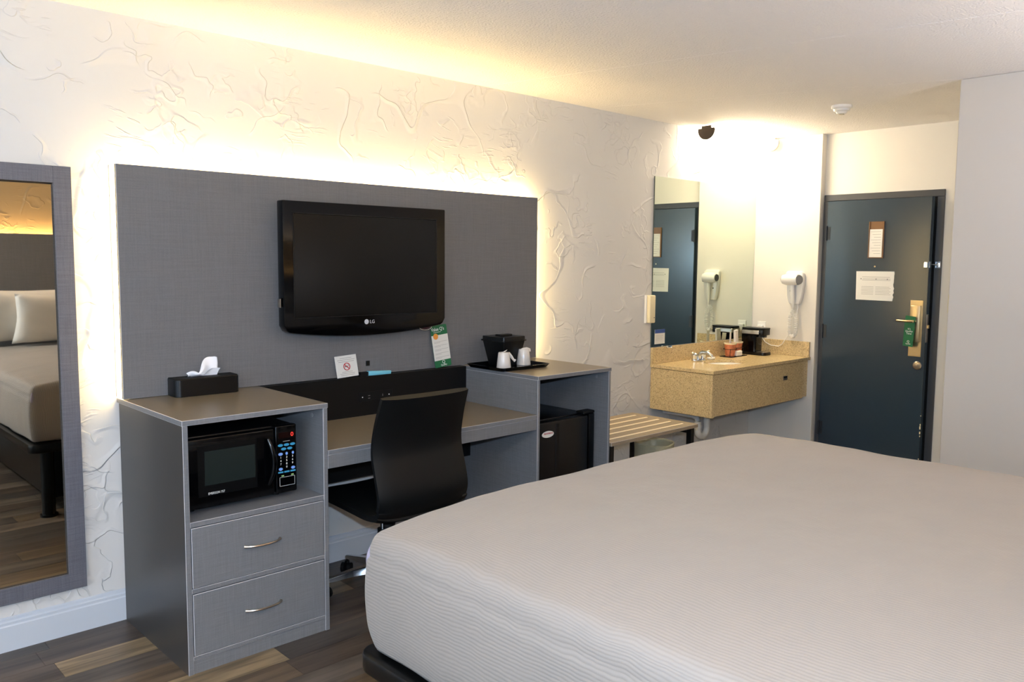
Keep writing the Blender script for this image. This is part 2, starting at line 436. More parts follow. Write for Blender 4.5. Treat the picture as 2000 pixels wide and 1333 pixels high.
# ================================================================ the room
fl = box(XW-.1, XD+.1, YB-.1, .1, -.06, -.006)
floor = struct('floor', fl, PLANKS[0])
rows = []
y = .0; k = 0
PW = .1445
y0 = .049
while y0 > YB:
    y1 = y0 - PW
    x = -2.3 - random.random()*1.2
    if k == 2: x = 1.04 - 1.25*3
    if k == 6: x = 1.70 - 1.25*4
    while x < XD:
        x2 = x + 1.25
        mi = random.choice((0, 0, 1, 1, 2, 4, 4))
        if k == 2 and abs(x-1.04) < .1: mi = 3
        if k in (5,) and x < 1.7 < x2: mi = 3
        if k == 1 and x < 1.2 < x2: mi = 0
        a, b_ = max(x, -2.3), min(x2, XD)
        ya, yb = min(y0, 0.), max(y1, YB)
        if b_-a > .02 and b_ > -2.3 and ya-yb > .01:
            p = box(a+.0007, b_-.0007, yb+.0007, ya-.0007, -.006, 0)
            obj('plank', p, PLANKS[mi], floor)
        x = x2
    y0 = y1; k += 1

# TV wall, from the window end to the vanity corner
struct('wall_front', box(XW, XD+.12, 0, .12, 0, H), m_stucco)
struct('wall_right', box(XD, XD+.12, -2.05, -.45, 0, H), m_wall)
struct('wall_vanity', box(XA, XD+.12, -.562, .0, 0, H, .004, 2), m_wall)
struct('wall_bathroom', box(5.08, 5.2, YB, -1.985, 0, H, .006, 2), m_bath)
struct('wall_passage', box(5.2, XD+.12, -2.1, -1.985, 0, H), m_wall)
lw = box(XW-.12, XW, YB, -3.5, 0, H)
box(XW-.12, XW, -1.1, .12, 0, H, bm=lw); box(XW-.12, XW, -3.5, -1.1, 0, .38, bm=lw); box(XW-.12, XW, -3.5, -1.1, 2.33, H, bm=lw)
struct('wall_left', lw, m_stucco)
wf = bmesh.new()
for a in ((-3.5, -3.45, .38, 2.33), (-1.15, -1.1, .38, 2.33), (-3.45, -1.15, .38, .43), (-3.45, -1.15, 2.28, 2.33), (-2.325, -2.275, .43, 2.28)):
    box(XW-.09, XW-.03, a[0], a[1], a[2], a[3], .003, bm=wf)
win2 = struct('window_2', wf, m_white)
obj('pane', box(XW-.064, XW-.06, -3.45, -2.325, .43, 2.28), m_glass, win2)
obj('pane', box(XW-.064, XW-.06, -2.275, -1.15, .43, 2.28), m_glass, win2)
wx0, wx1, wz0, wz1 = -4.2, -1.6, .40, 2.3
bw = box(XW-.12, wx0, YB-.12, YB, 0, H)
box(wx1, 5.2, YB-.12, YB, 0, H, bm=bw); box(wx0, wx1, YB-.12, YB, 0, wz0, bm=bw); box(wx0, wx1, YB-.12, YB, wz1, H, bm=bw)
struct('wall_back', bw, m_accent)
struct('ceiling', box(XW-.12, XD+.12, YB-.12, .12, H, H+.1), m_ceil)
wf = bmesh.new()
for a in ((wx0, wx0+.05, wz0, wz1), (wx1-.05, wx1, wz0, wz1), (wx0, wx1, wz0, wz0+.05), (wx0, wx1, wz1-.05, wz1), (-2.925, -2.875, wz0, wz1)):
    box(a[0], a[1], YB-.09, YB-.03, a[2], a[3], .003, bm=wf)
win = struct('window_1', wf, m_white)
obj('pane', box(wx0+.05, -2.925, YB-.064, YB-.06, wz0+.05, wz1-.05), m_glass, win)
obj('pane', box(-2.875, wx1-.05, YB-.064, YB-.06, wz0+.05, wz1-.05), m_glass, win)
# seams across the ceiling
def seam(p, q, name):
    p = Vector(p); q = Vector(q); d = (q-p).normalized(); n = Vector((-d.y, d.x, 0))
    b = bmesh.new()
    prof = ((-.016, 0), (-.007, -.0022), (.007, -.0022), (.016, 0))
    r0 = [b.verts.new(p+n*a+Vector((0, 0, c))) for a, c in prof]; r1 = [b.verts.new(q+n*a+Vector((0, 0, c))) for a, c in prof]
    for i in range(4): b.faces.new((r0[i], r0[(i+1) % 4], r1[(i+1) % 4], r1[i]))
    b.faces.new(r0); b.faces.new(r1[::-1])
    struct(name, b, m_ceil)
seam((3.43, -.02, H), (4.24, -4.05, H), 'trim_1')
seam((4.38, -.02, H), (5.07, -1.99, H), 'trim_2')
# baseboards with a moulded top
def baseprof(h=.135):
    return [(0, 0), (-.016, 0), (-.016, h*.74), (-.013, h*.78), (-.0135, h*.86), (-.009, h*.9), (-.008, h*.97), (-.003, h), (0, h)]
struct('baseboard_front', prism(baseprof(), 'x', XW+.001, 4.95), m_base)
struct('baseboard_right', prism([(XD-.0+a, c) for a, c in baseprof()], 'y', -1.98, -1.457), m_base)
struct('baseboard_bathroom', prism([(5.08+a, c) for a, c in baseprof()], 'y', YB+.001, -1.99), m_base)
struct('baseboard_left', prism([(XW-a, c) for a, c in baseprof()], 'y', YB+.02, -.02), m_base)
struct('baseboard_back', prism([(YB-a, c) for a, c in baseprof()], 'x', XW+.02, 5.06), m_base)

# ---- entrance door, standing slightly ajar
fr = box(XD-.014, XD+.02, -.612, -.566, 0, 2.0315, .002)
dr = struct('door_1', fr, m_dframe)
obj('frame_post', box(XD-.014, XD+.02, -1.453, -1.405, 0, 2.0315, .002), m_dframe, dr)
obj('frame_head', box(XD-.014, XD+.02, -1.453, -.566, 2.032, 2.081, .003), m_dframe, dr)
obj('door_stop', box(XD-.001, XD+.001, -1.405, -.612, 0, 2.032), m_dkgrille, dr)
HY = -.614; ANG = math.radians(3.0)
DM = Matrix.Translation((XD-.045, HY, 0)) @ Matrix.Rotation(-ANG, 4, 'Z') @ Matrix.Translation((-(XD-.045), -HY, 0))
def dpart(name, b, m, parent=None, **k):
    bmesh.ops.transform(b, matrix=DM, verts=b.verts)
    return obj(name, b, m, parent or dr, **k)
XF = XD-.045          # room face of the leaf
leaf = dpart('door_leaf', box(XF, XF+.044, -1.398, HY, .012, 2.028, .002, 1), m_door, label='dark blue-grey flush door leaf')
for z in (1.785, 1.03, .27):
    b = cyl((XF-.006, HY+.002, z-.055), (XF-.006, HY+.002, z+.055), .008, seg=10)
    box(XF-.003, XF, HY-.03, HY, z-.05, z+.05, bm=b)
    obj('hinge', b, m_hinge, dr, smooth=True)
# lock set
plate = dpart('lock_plate', box(XF-.004, XF, -1.374, -1.284, .895, 1.298, .0015), m_brass, leaf)
dpart('lock_housing', box(XF-.026, XF-.003, -1.364, -1.296, 1.0, 1.262, .006, 3), m_brass, leaf, smooth=True)
lv = cyl((XF-.02, -1.33, 1.150), (XF-.062, -1.33, 1.150), .010, seg=14)
join(lv, tube([(XF-.060, -1.335, 1.150), (XF-.062, -1.31, 1.150), (XF-.062, -1.27, 1.149), (XF-.060, -1.225, 1.150), (XF-.056, -1.213, 1.151)], [.009, .010, .009, .0085, .006], 10))
dpart('lever_handle', lv, m_brass, leaf, smooth=True, label='polished brass lever handle')
db = lathe([(0, 0), (.030, 0), (.030, .006), (.024, .012), (.012, .013), (.011, .020), (0, .021)], 0, 0, 24)
bmesh.ops.transform(db, matrix=Matrix.Translation((XF, -1.353, .832)) @ Matrix.Rotation(-PI/2, 4, 'Y'), verts=db.verts)
dpart('deadbolt', db, m_nickel, leaf, smooth=True)
for yy in (-1.346, -1.312):
    dpart('screw', cyl((XF-.003, yy, .912), (XF-.0065, yy, .912), .004, seg=10), m_nickel, leaf)
eb = box(XF+.008, XF+.034, -1.4005, -1.397, 1.0, 1.2, .001)
dpart('edge_plate', eb, m_nickel, leaf)
dpart('latch_bolt', box(XF+.012, XF+.03, -1.412, -1.4, 1.10, 1.125, .002), m_brass, leaf)
dpart('peephole', cyl((XF+.001, -1.008, 1.535), (XF-.004, -1.008, 1.535), .006, seg=12), m_brass, leaf)
# swing-bar latch, half on the leaf and half on the frame
la = box(XD-.022, XD-.013, -1.45, -1.415, 1.528, 1.575, .002)
cyl((XD-.03, -1.432, 1.552), (XD-.03, -1.385, 1.552), .005, seg=10, bm=la)
box(XD-.034, XD-.013, -1.442, -1.43, 1.535, 1.568, .003, bm=la)
obj('swing_latch', la, m_chrome, dr, smooth=True)
dpart('latch_catch', box(XF-.014, XF, -1.392, -1.366, 1.53, 1.572, .003), m_chrome, leaf)
# worn, chipped paint along the free edge
b = bmesh.new()
for (zz, hh, ww) in ((.47, .006, .004), (.40, .014, .005), (.375, .022, .007), (.34, .018, .006), (.32, .01, .004), (.155, .006, .005)):
    box(XF-.0006, XF+.004, -1.3986, -1.3986+ww, zz, zz+hh, bm=b)
dpart('paint_chip', b, m_cream, leaf, kind='stuff')
# document holder and notices
hold = thing('document_holder', 'brown plastic pocket with a white leaflet high on the dark door', 'holder', (XF-.03, -1.01, 1.6))
def hpart(name, b, m, par=hold, **k):
    bmesh.ops.transform(b, matrix=DM, verts=b.verts); return obj(name, b, m, par, **k)
hb = box(XF-.006, XF-.0005, -1.070, -.955, 1.596, 1.865, .001)
hpart('back_plate', hb, m_brown)
for yy in (-1.070, -.961): hpart('side_rail', box(XF-.014, XF-.005, yy, yy+.006, 1.596, 1.865, .001), m_brown)
hpart('leaflet', box(XF-.010, XF-.0065, -1.058, -.962, 1.603, 1.808), m_paper)
b = bmesh.new()
for i in range(9): box(XF-.0106, XF-.0101, -1.048, -.972-.012*(i % 3), 1.79-.02*i-.001, 1.79-.02*i+.001, bm=b)
hpart('printed_lines', b, m_ink, kind='stuff')
no = thing('notice', 'white paper notice with ragged taped right edge on dark door', 'notice', (XF-.01, -1.01, 1.29))
b = bmesh.new()
ys = [-.870, -.870]; pts = [(-.868, 1.498), (-.872, 1.286), (-1.150, 1.284)]
for i in range(13): pts.append((-1.150 - random.uniform(0, .010), 1.284 + .2147*(i+1)/14))
pts.append((-1.156, 1.500))
nb = prism([(p[0], p[1]) for p in pts], 'x', XF-.0022, XF-.0008)
hpart('sheet', nb, m_paper, no)
b = bmesh.new()
def bar(y0, y1, z, h=.0012): box(XF-.0028, XF-.0022, min(y0, y1), max(y0, y1), z-h, z+h, bm=b)
bar(-.915, -1.125, 1.457); bar(-.92, -1.13, 1.443); bar(-.915, -1.13, 1.434)
for i in range(6):
    bar(-.912, -1.005, 1.385-.011*i, .001); bar(-1.02, -1.125-.01*(i % 2), 1.385-.011*i, .001)
for yy in (-.905, -1.02, -1.105): box(XF-.0028, XF-.0022, yy-.006, yy+.002, 1.438, 1.447, bm=b)
hpart('printed_lines', b, m_ink, no, kind='stuff')
# hanger on the lever
hg = thing('door_hanger', 'green paper hanger looped over the brass door lever', 'door hanger', (XF-.045, -1.31, .97))
b = prism([(-1.345, 1.182), (-1.275, 1.190), (-1.268, 1.135), (-1.262, .972), (-1.333, .965), (-1.341, 1.1)], 'x', XF-.0445, XF-.0435)
hpart('card', b, m_green, hg)
TM = lambda yy, zz: facing_x(XF-.0448, yy, zz)
for tx__, sz__, y__, z__ in (("It's", .018, -1.303, 1.094), ('Quality', .018, -1.303, 1.077), ('Time', .018, -1.303, 1.060), ('Quality', .012, -1.300, .987), ('Q', .022, -1.300, 1.003)):
    hpart('lettering', text_bm(tx__, sz__, TM(y__, z__)), m_whitep, hg)
sw = thing('light_switch', 'ivory light switch plate at the right edge of the door wall', 'light switch', (XD-.01, -1.55, 1.22))
obj('switch_plate', box(XD-.006, XD-.0005, -1.585, -1.508, 1.215, 1.345, .002, 2), m_ivory, sw)
obj('toggle', box(XD-.016, XD-.006, -1.552, -1.542, 1.270, 1.290, .002), m_ivory, sw)

# ================================================================ lit wall panel
px0, px1, pz0, pz1 = 1.378, 3.784, .9665, 1.932
pn = thing('wall_panel', 'large grey linen-look panel behind the television with warm lit edges', 'wall panel', ((px0+px1)/2, -.04, pz0))
obj('panel_board', banded(px0, px1, -.083, -.063, pz0, pz1, .001), [m_panel, m_band], pn)
obj('spacer', box(px0+.03, px1-.03, -.0625, -.001, pz0, pz1-.03), m_white, pn)
obj('light_strip', box(px0+.004, px0+.028, -.0615, -.006, pz0+.004, pz1-.004, .003, 2), m_strip, pn)
obj('light_strip', box(px1-.028, px1-.004, -.0615, -.006, pz0+.004, pz1-.004, .003, 2), m_strip, pn)
obj('light_strip', box(px0+.03, px1-.03, -.0615, -.006, pz1-.028, pz1-.004, .003, 2), m_strip, pn)
for xs_ in (px0-.001, px1-.004): obj('strip_channel', box(xs_, xs_+.005, -.0058, -.0008, pz0+.002, pz1), m_ink, pn)
ub = box(2.560, 2.582, -.0865, -.0828, 1.012, 1.038, .001)
obj('socket', ub, m_matt, pn, label='small black socket in the panel')

# ================================================================ television
tv = thing('television', 'black flat-screen television with curved lower edge on grey panel', 'television', (2.52, -.1, 1.2))
X0, X1 = 2.058, 2.998
def tvoutline(x0, x1, zt, zs, sag, r=.02, n=60):
    out = [(x0, zt), (x1, zt)]
    xs = [x1 - (x1-x0)*i/n for i in range(n+1)]
    for xx in xs:
        t = (xx-(x0+x1)/2)/((x1-x0)/2)
        e = max(0, abs(t)-.92)/.08
        out.append((xx, zs - sag*(1-t*t) + .030*e**2.6))
    return out
b = prism(tvoutline(X0, X1, 1.820, 1.215, .036), 'y', -.180, -.125, .006, 2)
obj('bezel', b, m_gloss, tv, smooth=True)
obj('back_housing', prism(tvoutline(X0+.03, X1-.03, 1.79, 1.25, .02), 'y', -.13, -.105, .004, 1), m_matt, tv)
obj('wall_bracket', box(2.36, 2.68, -.106, -.0835, 1.38, 1.66, .004), m_matt, tv)
obj('screen', box(2.112, 2.936, -.1815, -.178, 1.282, 1.762, .0008), m_screen, tv)
b = bmesh.new()
for z_, s in ((1.765, 0), (1.279, 0)): box(2.108, 2.940, -.1828, -.180, z_-.0015, z_+.0015, bm=b)
for x_ in (2.1095, 2.9385): box(x_-.0015, x_+.0015, -.1828, -.180, 1.279, 1.765, bm=b)
obj('screen_lip', b, m_satin, tv)
b = cyl((2.502, -.1808, 1.247), (2.502, -.1812, 1.247), .0125, seg=28)
join(b, text_bm('LG', .024, facing_y(2.535, -.1815, 1.246), .0005))
obj('emblem', b, mat('silver_print', (190, 192, 196), .35), tv, label='small silver round emblem and lettering')
b = bmesh.new()
cx_, cz_ = 2.868, 1.203
b = tube([(cx_+.04*math.cos(a), -.178, cz_+.0165*math.sin(a)-.0) for a in [PI+PI*i/14 for i in range(15)]], .0022, 6)
obj('power_ring', b, m_chrome, tv, smooth=True)
b = prism([(cx_+.038*math.cos(PI+PI*i/12), cz_+.010+.022*math.sin(PI+PI*i/12)) for i in range(13)], 'y', -.177, -.15)
obj('power_button', b, mat('dark_red_lens', (50, 10, 12), .15), tv)
obj('side_port_cover', box(2.0475, 2.0505, -.165, -.14, 1.33, 1.37), m_nickel, tv)

# ================================================================ left cabinet
FY = -.689
cb = thing('drawer_cabinet', 'tall grey two-drawer cabinet holding the microwave oven', 'cabinet', (1.676, -.35, 0))
L0, L1 = 1.378, 1.975; ZC = .965; T = .020
LM = [m_lam, m_band]; LT = [m_lamtop, m_band, m_lam]
sp_ = obj('side_panel', banded(L0, L0+T, FY, -.024, 0, ZC-T), [m_lamshade, m_band, m_lam], cb, label='plain grey side panel, outer face darkened for shade')
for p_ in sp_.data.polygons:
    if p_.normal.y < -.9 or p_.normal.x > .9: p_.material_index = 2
obj('side_panel', banded(L1-T, L1, FY, -.024, 0, ZC-T), LM, cb)
topface(obj('top_panel', banded(L0-.002, L1+.001, FY-.003, -.003, ZC-T, ZC), LT, cb))
obj('back_panel', box(L0+T, L1-T, -.034, -.026, .02, ZC-T-.001), m_lam, cb)
obj('shelf', banded(L0+T, L1-T, FY+.001, -.036, .562, .582), LM, cb)
obj('rail', banded(L0+T, L1-T, FY+.001, FY+.03, .310, .328), LM, cb)
obj('rail', banded(L0+T, L1-T, FY+.001, FY+.03, .052, .068), LM, cb)
obj('plinth', box(L0+T, L1-T, FY+.004, FY+.02, 0, .051), m_lam, cb)
obj('shelf_peg_cap', cyl((L1-T-.0015, -.60, .905), (L1-T+.001, -.60, .905), .009, seg=14), m_ink, cb)
for z0, z1 in ((.331, .559), (.071, .307)):
    d = obj('drawer', banded(L0+T+.003, L1-T-.003, FY-.001, FY+.018, z0, z1, .0016), LM, cb)
    zc_ = (z0+z1)/2; xa_, xb_ = 1.604, 1.752
    pts = []
    for i in range(15):
        t = i/14; pts.append((xa_+(xb_-xa_)*t, FY-.004-.026*math.sin(PI*t)**.6, zc_))
    hb_ = tube(pts, [.0065 if i in (0, 14) else .0042 for i in range(15)], 8)
    obj('handle', hb_, m_nickel, d, smooth=True, label='bowed brushed-metal handle')

# microwave oven
mw = thing('microwave_oven', 'black countertop microwave oven in the open bay of the drawer cabinet', 'microwave', (1.645, -.4, .583))
m0, m1 = 1.418, 1.873; mz0, mz1 = .600, .880; my = -.615
obj('housing', box(m0, m1, my+.03, -.22, mz0, mz1, .006, 2), m_satin, mw, smooth=True)
for xx in (m0+.04, m1-.06):
    for yy in (my+.07, -.26): obj('foot', cyl((xx, yy, .5825), (xx, yy, mz0+.002), .014, seg=12), m_matt, mw)
dm = box(m0, 1.778, my, my+.032, mz0+.004, mz1-.004, .009, 3)
door_ = obj('oven_door', dm, m_gloss, mw, smooth=True)
obj('window', box(1.488, 1.692, my-.0012, my+.002, .690, .822, .0005), m_window, door_)
b = box(1.462, 1.700, my-.0006, my+.001, .648, .846)
obj('window_border', b, m_satin, door_)
pts = [(1.746+.016*math.sin(PI*i/12), my-.004-.020*math.sin(PI*i/12), .835-.185*i/12) for i in range(13)]
obj('door_handle', tube(pts, [.008+.004*math.sin(PI*i/12) for i in range(13)], 10), m_gloss, door_, smooth=True)
b = text_bm('EMERSON 757', .0125, facing_y(1.532, my-.0015, .657), width=.85)
obj('lettering', b, m_whitep, door_)
cp = obj('control_panel', box(1.780, m1, my-.002, my+.032, mz0+.004, mz1+.002, .006, 3), m_gloss, mw, smooth=True)
PX = my-.0022
obj('display', box(1.793, 1.864, PX-.0006, PX+.001, .829, .853), m_leddark, cp)
obj('display_digit', text_bm('0', .024, facing_y(1.852, PX-.001, .841), width=1.1), m_led, cp, label='glowing red digit 0')
def oval(x, z, rx, rz):
    return prism([(x+rx*math.cos(2*PI*i/14), z+rz*math.sin(2*PI*i/14)) for i in range(14)], 'y', PX-.0014, PX)
for x_, z_ in ((1.800, .801), (1.827, .801), (1.854, .801), (1.814, .785), (1.841, .785)): obj('key', oval(x_, z_, .0115, .0055), m_btnblue, cp)
for x_, z_, r_ in ((1.800, .765, .010), (1.827, .765, .005), (1.855, .765, .005), (1.800, .703, .009), (1.855, .703, .009)): obj('key', oval(x_, z_, r_, .006), m_btnlight, cp)
for x_ in (1.800, 1.827, 1.854): obj('key', box(x_-.0115, x_+.0115, PX-.0012, PX, .6865, .693), m_btnblue, cp)
b = bmesh.new()
for i, ch in enumerate('1234567890'):
    cxk, rk = (1.801, 1.827, 1.853)[i % 3 if i < 9 else 1], i//3
    join(b, text_bm(ch, .012, facing_y(cxk, PX-.0006, .750-.0135*rk)))
box(1.812, 1.842, PX-.0006, PX, .8155, .8165, bm=b)
for a in ((1.795, 1.862, .668, .669), (1.795, 1.862, .632, .633)): box(a[0], a[1], PX-.0006, PX, a[2], a[3], bm=b)
for xx in (1.795, 1.861): box(xx, xx+.001, PX-.0006, PX, .632, .669, bm=b)
obj('key_lettering', b, m_whitep, cp, kind='stuff')
m_pg = mat('pale_green_print', (150, 190, 120), .6)
for xx in (1.803, 1.846): obj('green_mark', box(xx, xx+.011, PX-.0008, PX, .672, .677), m_pg, cp)

# ================================================================ desk
dk = thing('desk', 'grey writing desk fixed between the two cabinets', 'desk', (2.586, -.35, .53))
D0, D1 = 1.9775, 3.1955
topface(obj('desktop', banded(D0, D1, FY, -.124, .746, .766), LT, dk))
obj('apron', banded(D0, D1, FY+.003, FY+.021, .688, .7455), LM, dk)
obj('support_rail', box(D0, D1, -.16, -.125, .462, .7455), m_matt, dk)
lg = obj('power_ledge', box(D0, D1, -.122, -.003, .70, .9645, .0015), m_black, dk, label='black ledge panel with sockets behind the desktop')
sk = obj('socket_plate', box(2.495, 2.695, -.1245, -.1215, .835, .885, .001), m_matt, lg)
b = bmesh.new()
for xx in (2.511, 2.672): cyl((xx, -.1243, .86), (xx, -.1262, .86), .003, seg=10, bm=b)
obj('socket_screw', b, m_whitep, lg, kind='stuff')
b = bmesh.new()
for zz in (.865, .852):
    box(2.545, 2.557, -.1252, -.1243, zz-.001, zz+.001, bm=b)
box(2.632, 2.634, -.1252, -.1243, .855, .866, bm=b)
obj('socket_slot', b, m_ink, lg, kind='stuff')

# ================================================================ right cabinet and fridge
rc = thing('fridge_cabinet', 'grey open-fronted cabinet housing the small fridge', 'cabinet', (3.486, -.35, 0))
R0, R1 = 3.198, 3.7735
obj('side_panel', banded(R0, R0+T*.85, FY, -.024, 0, ZC-T), LM, rc)
obj('side_panel', banded(R1-T*.85, R1, FY, -.024, 0, ZC-T), LM, rc)
topface(obj('top_panel', banded(R0-.001, R1+.002, FY-.003, -.003, ZC-T, ZC), LT, rc))
obj('back_panel', box(R0+T, R1-T, -.036, -.026, .02, ZC-T-.001), m_lam, rc)
obj('shelf_peg_cap', cyl((R1-T*.85-.0015, -.60, .905), (R1-T*.85+.001, -.60, .905), .009, seg=14), m_ink, rc)
fg = thing('mini_fridge', 'black mini fridge standing inside the open grey cabinet', 'fridge', (3.50, -.35, .0))
obj('body', box(3.285, 3.725, -.545, -.08, .012, .70, .006, 2), m_satin, fg, smooth=True)
for xx in (3.31, 3.69):
    for yy in (-.51, -.13): obj('foot', cyl((xx, yy, 0), (xx, yy, .014), .015, seg=12), m_matt, fg)
fd = obj('fridge_door', box(3.282, 3.690, -.60, -.549, .03, .695, .010, 3), m_satin, fg, smooth=True)
b = box(3.425, 3.452, -.604, -.598, .05, .68, .003)
obj('moulding', b, m_satin, fd)
obj('hinge_side', box(3.692, 3.742, -.602, -.548, .03, .700, .006, 2), m_gloss, fg, smooth=True)
obj('hinge_cap', box(3.65, 3.745, -.60, -.54, .7005, .716, .004), m_matt, fg)
b = prism([(3.365+.045*math.cos(2*PI*i/24), .628+.018*math.sin(2*PI*i/24)) for i in range(24)], 'y', -.6025, -.600)
lb = obj('badge', b, m_cardw, fd, label='oval silver badge with red lettering')
b = text_bm('MICROFRIDGE', .0125, facing_y(3.368, -.603, .632), width=.85)
obj('badge_lettering', b, m_red, fg)

# ================================================================ things on the furniture
tb = thing('tissue_box', 'low black tissue box cover with rounded corners on the drawer cabinet', 'tissue box', (1.706, -.15, ZC))
TBM = Matrix.Translation((1.700, -.118, ZC)) @ Matrix.Rotation(math.radians(-1.5), 4, 'Z') @ Matrix.Diagonal((1.06, 1, 1, 1))
b = prism(rrect(-.133, .133, -.062, .062, .026), 'z', .0005, .0745, .0015, 1)
bmesh.ops.transform(b, matrix=TBM, verts=b.verts); obj('cover', b, m_satin, tb, smooth=True)
b = prism(rrect(-.131, .131, -.060, .060, .025), 'z', .0748, .0772, .001, 1)
bmesh.ops.transform(b, matrix=TBM, verts=b.verts); obj('lid', b, m_matt, tb, smooth=True)
b = prism([(.075*math.cos(2*PI*i/24), .018*math.sin(2*PI*i/24)) for i in range(24)], 'z', .0772, .0777)
bmesh.ops.transform(b, matrix=TBM, verts=b.verts); obj('slot', b, m_dkgrille, tb)
# the tissue: a folded sheet with a tall crest on the right and a low lobe on the left
b = bmesh.new(); nx, nz = 26, 12; grid = []
def crest(t):
    if t < .34: return .016 + .007*math.sin(t/.34*PI)
    s = (t-.34)/.66; return .020 + .062*(math.sin(min(1, s*1.55)*PI/2)**1.2) - .006*max(0, s-.8)*5
for i in range(nx+1):
    t = i/nx; row = []
    for j in range(nz+1):
        s = j/nz; h = crest(t)
        xb = -.068+.122*t; x_ = xb + .014*s*max(0, t-.3)*(1-.9*t)*2 + .004*math.sin(11*t+5*s)*s
        y_ = .007*math.sin(10*t+1.5*s) + .008*math.sin(5.1*t+4*s)*s - .014*math.sin(PI*s)*(1-t)
        row.append(b.verts.new((x_, y_, .077+h*s+.002*math.sin(14*t)*s)))
    grid.append(row)
for i in range(nx):
    for j in range(nz): b.faces.new((grid[i][j], grid[i+1][j], grid[i+1][j+1], grid[i][j+1]))
ret = bmesh.ops.extrude_face_region(b, geom=list(b.faces))
bmesh.ops.translate(b, vec=(0, .0006, 0), verts=[v for v in ret['geom'] if isinstance(v, bmesh.types.BMVert)])
# a second ply leaning forward
g2 = []
for i in range(nx+1):
    t = i/nx; row = []
    for j in range(7):
        s = j/6; h = crest(t)*.62
        row.append(b.verts.new((-.060+.112*t+.010*s, -.006-.016*s*(1+.4*math.sin(6*t)), .077+h*s*(1-.35*s))))
    g2.append(row)
for i in range(nx):
    for j in range(6): b.faces.new((g2[i][j], g2[i+1][j], g2[i+1][j+1], g2[i][j+1]))
bmesh.ops.transform(b, matrix=TBM @ Matrix.Translation((.004, 0, .0)), verts=b.verts)
obj('tissue', b, m_tissue, smooth='all', label='white tissue standing out of the black tissue box', cat='tissue')

ns = thing('no_smoking_card', 'small white no-smoking card leaning on the grey wall panel', 'card', (2.42, -.10, .965))
# lean plane
def lean(x, z0, ang_deg, roll_deg=0.):
    return Matrix.Translation((x, -.112, z0)) @ Matrix.Rotation(math.radians(-ang_deg), 4, 'X') @ Matrix.Rotation(math.radians(roll_deg), 4, 'Y')
A = lean(2.438, .9660, 10, -3.)
def lp(name, b, m, par, mt, **k):
    bmesh.ops.transform(b, matrix=mt, verts=b.verts); return obj(name, b, m, par, **k)
lp('card_sheet', box(-.062, .062, -.0, .0025, .0035, .112, .0005), m_cardw, ns, A)
b = bmesh.new()
for z_, w_ in ((.099, .034), (.090, .050), (.081, .045), (.030, .030), (.022, .042), (.014, .040)): box(-w_, w_, -.0006, 0, z_-.0009, z_+.0009, bm=b)
lp('printed_lines', b, m_ink, ns, A, kind='stuff')
ringp = [(.0175*math.cos(2*PI*i/24), -.0012, .056+.0175*math.sin(2*PI*i/24)) for i in range(25)]
b = tube(ringp, .0021, 6); join(b, tube([(-.012, -.0012, .068), (.012, -.0012, .044)], .0021, 6))
lp('no_smoking_symbol', b, m_red, ns, A, smooth=True)
b = box(-.011, .006, -.0010, -.0004, .054, .058); join(b, tube([(.006, -.0008, .056), (.011, -.0008, .062), (.008, -.0008, .066)], .0008, 4))
lp('cigarette_print', b, m_inkd, ns, A)

rm = thing('marker_pen', 'thick light-blue marker with black end lying on the black ledge', 'marker', (2.6, -.10, .965))
RM = Matrix.Translation((2.505, -.101, .9775)) @ Matrix.Rotation(math.radians(-1), 4, 'Z') @ Matrix.Rotation(math.radians(2.0), 4, 'Y')
b = prism([(.050, -.011), (.188, -.0095), (.190, .010), (.050, .012)], 'y', -.012, .008, .003, 2); lp('sleeve', b, m_blue, rm, RM, smooth=True)
b = prism([(.002, -.012), (.048, -.012), (.188, -.0125), (.188, -.0098), (.050, -.0105), (.048, .010), (.002, .008)], 'y', -.011, .008); lp('end_cap', b, m_matt, rm, RM)
lp('clip', box(.0475, .0505, -.0135, -.011, -.008, .011, .0008), m_chrome, rm, RM)

tc_ = thing('tent_card', 'tall green and white information card beside the ice bucket tray', 'card', (3.0, -.10, .965))
B_ = Matrix.Translation((3.043, -.113, .9665)) @ Matrix.Rotation(math.radians(-5.5), 4, 'X') @ Matrix.Rotation(math.radians(-5.5), 4, 'Y')
lp('card_sheet', prism(rrect(-.056, .056, .0055, .236, .008, 3), 'y', 0, .002), m_green, tc_, B_)
lp('white_panel', box(-.056, .056, -.0008, 0, .044, .182), m_cardw, tc_, B_)
lp('badge', cyl((-.028, -.0008, .176), (-.028, -.0018, .176), .0165, seg=24), m_orange, tc_, B_)
b = bmesh.new()
for i in range(5):
    for q in (0, 1): box(-.045, .048-.05*q, -.0012, -.0008, .146-.021*i-.006*q-.0006, .146-.021*i-.006*q+.0006, bm=b)
lp('printed_lines', b, m_ink, tc_, B_, kind='stuff')
Tt = lambda x, z: Matrix.Translation((x, -.0008, z)) @ Matrix.Rotation(PI/2, 4, 'X')
for t_, sz__, x__, z__, w__ in (("Value Q's", .027, -.008, .214, .85), ('Q', .026, .004, .032, 1), ('Quality', .0145, .004, .0165, 1)):
    lp('lettering', text_bm(t_, sz__, Tt(x__, z__), width=w__), m_whitep, tc_, B_)
lp('small_print', box(-.040, .012, -.0012, -.0008, .1975, .1995), m_whitep, tc_, B_)

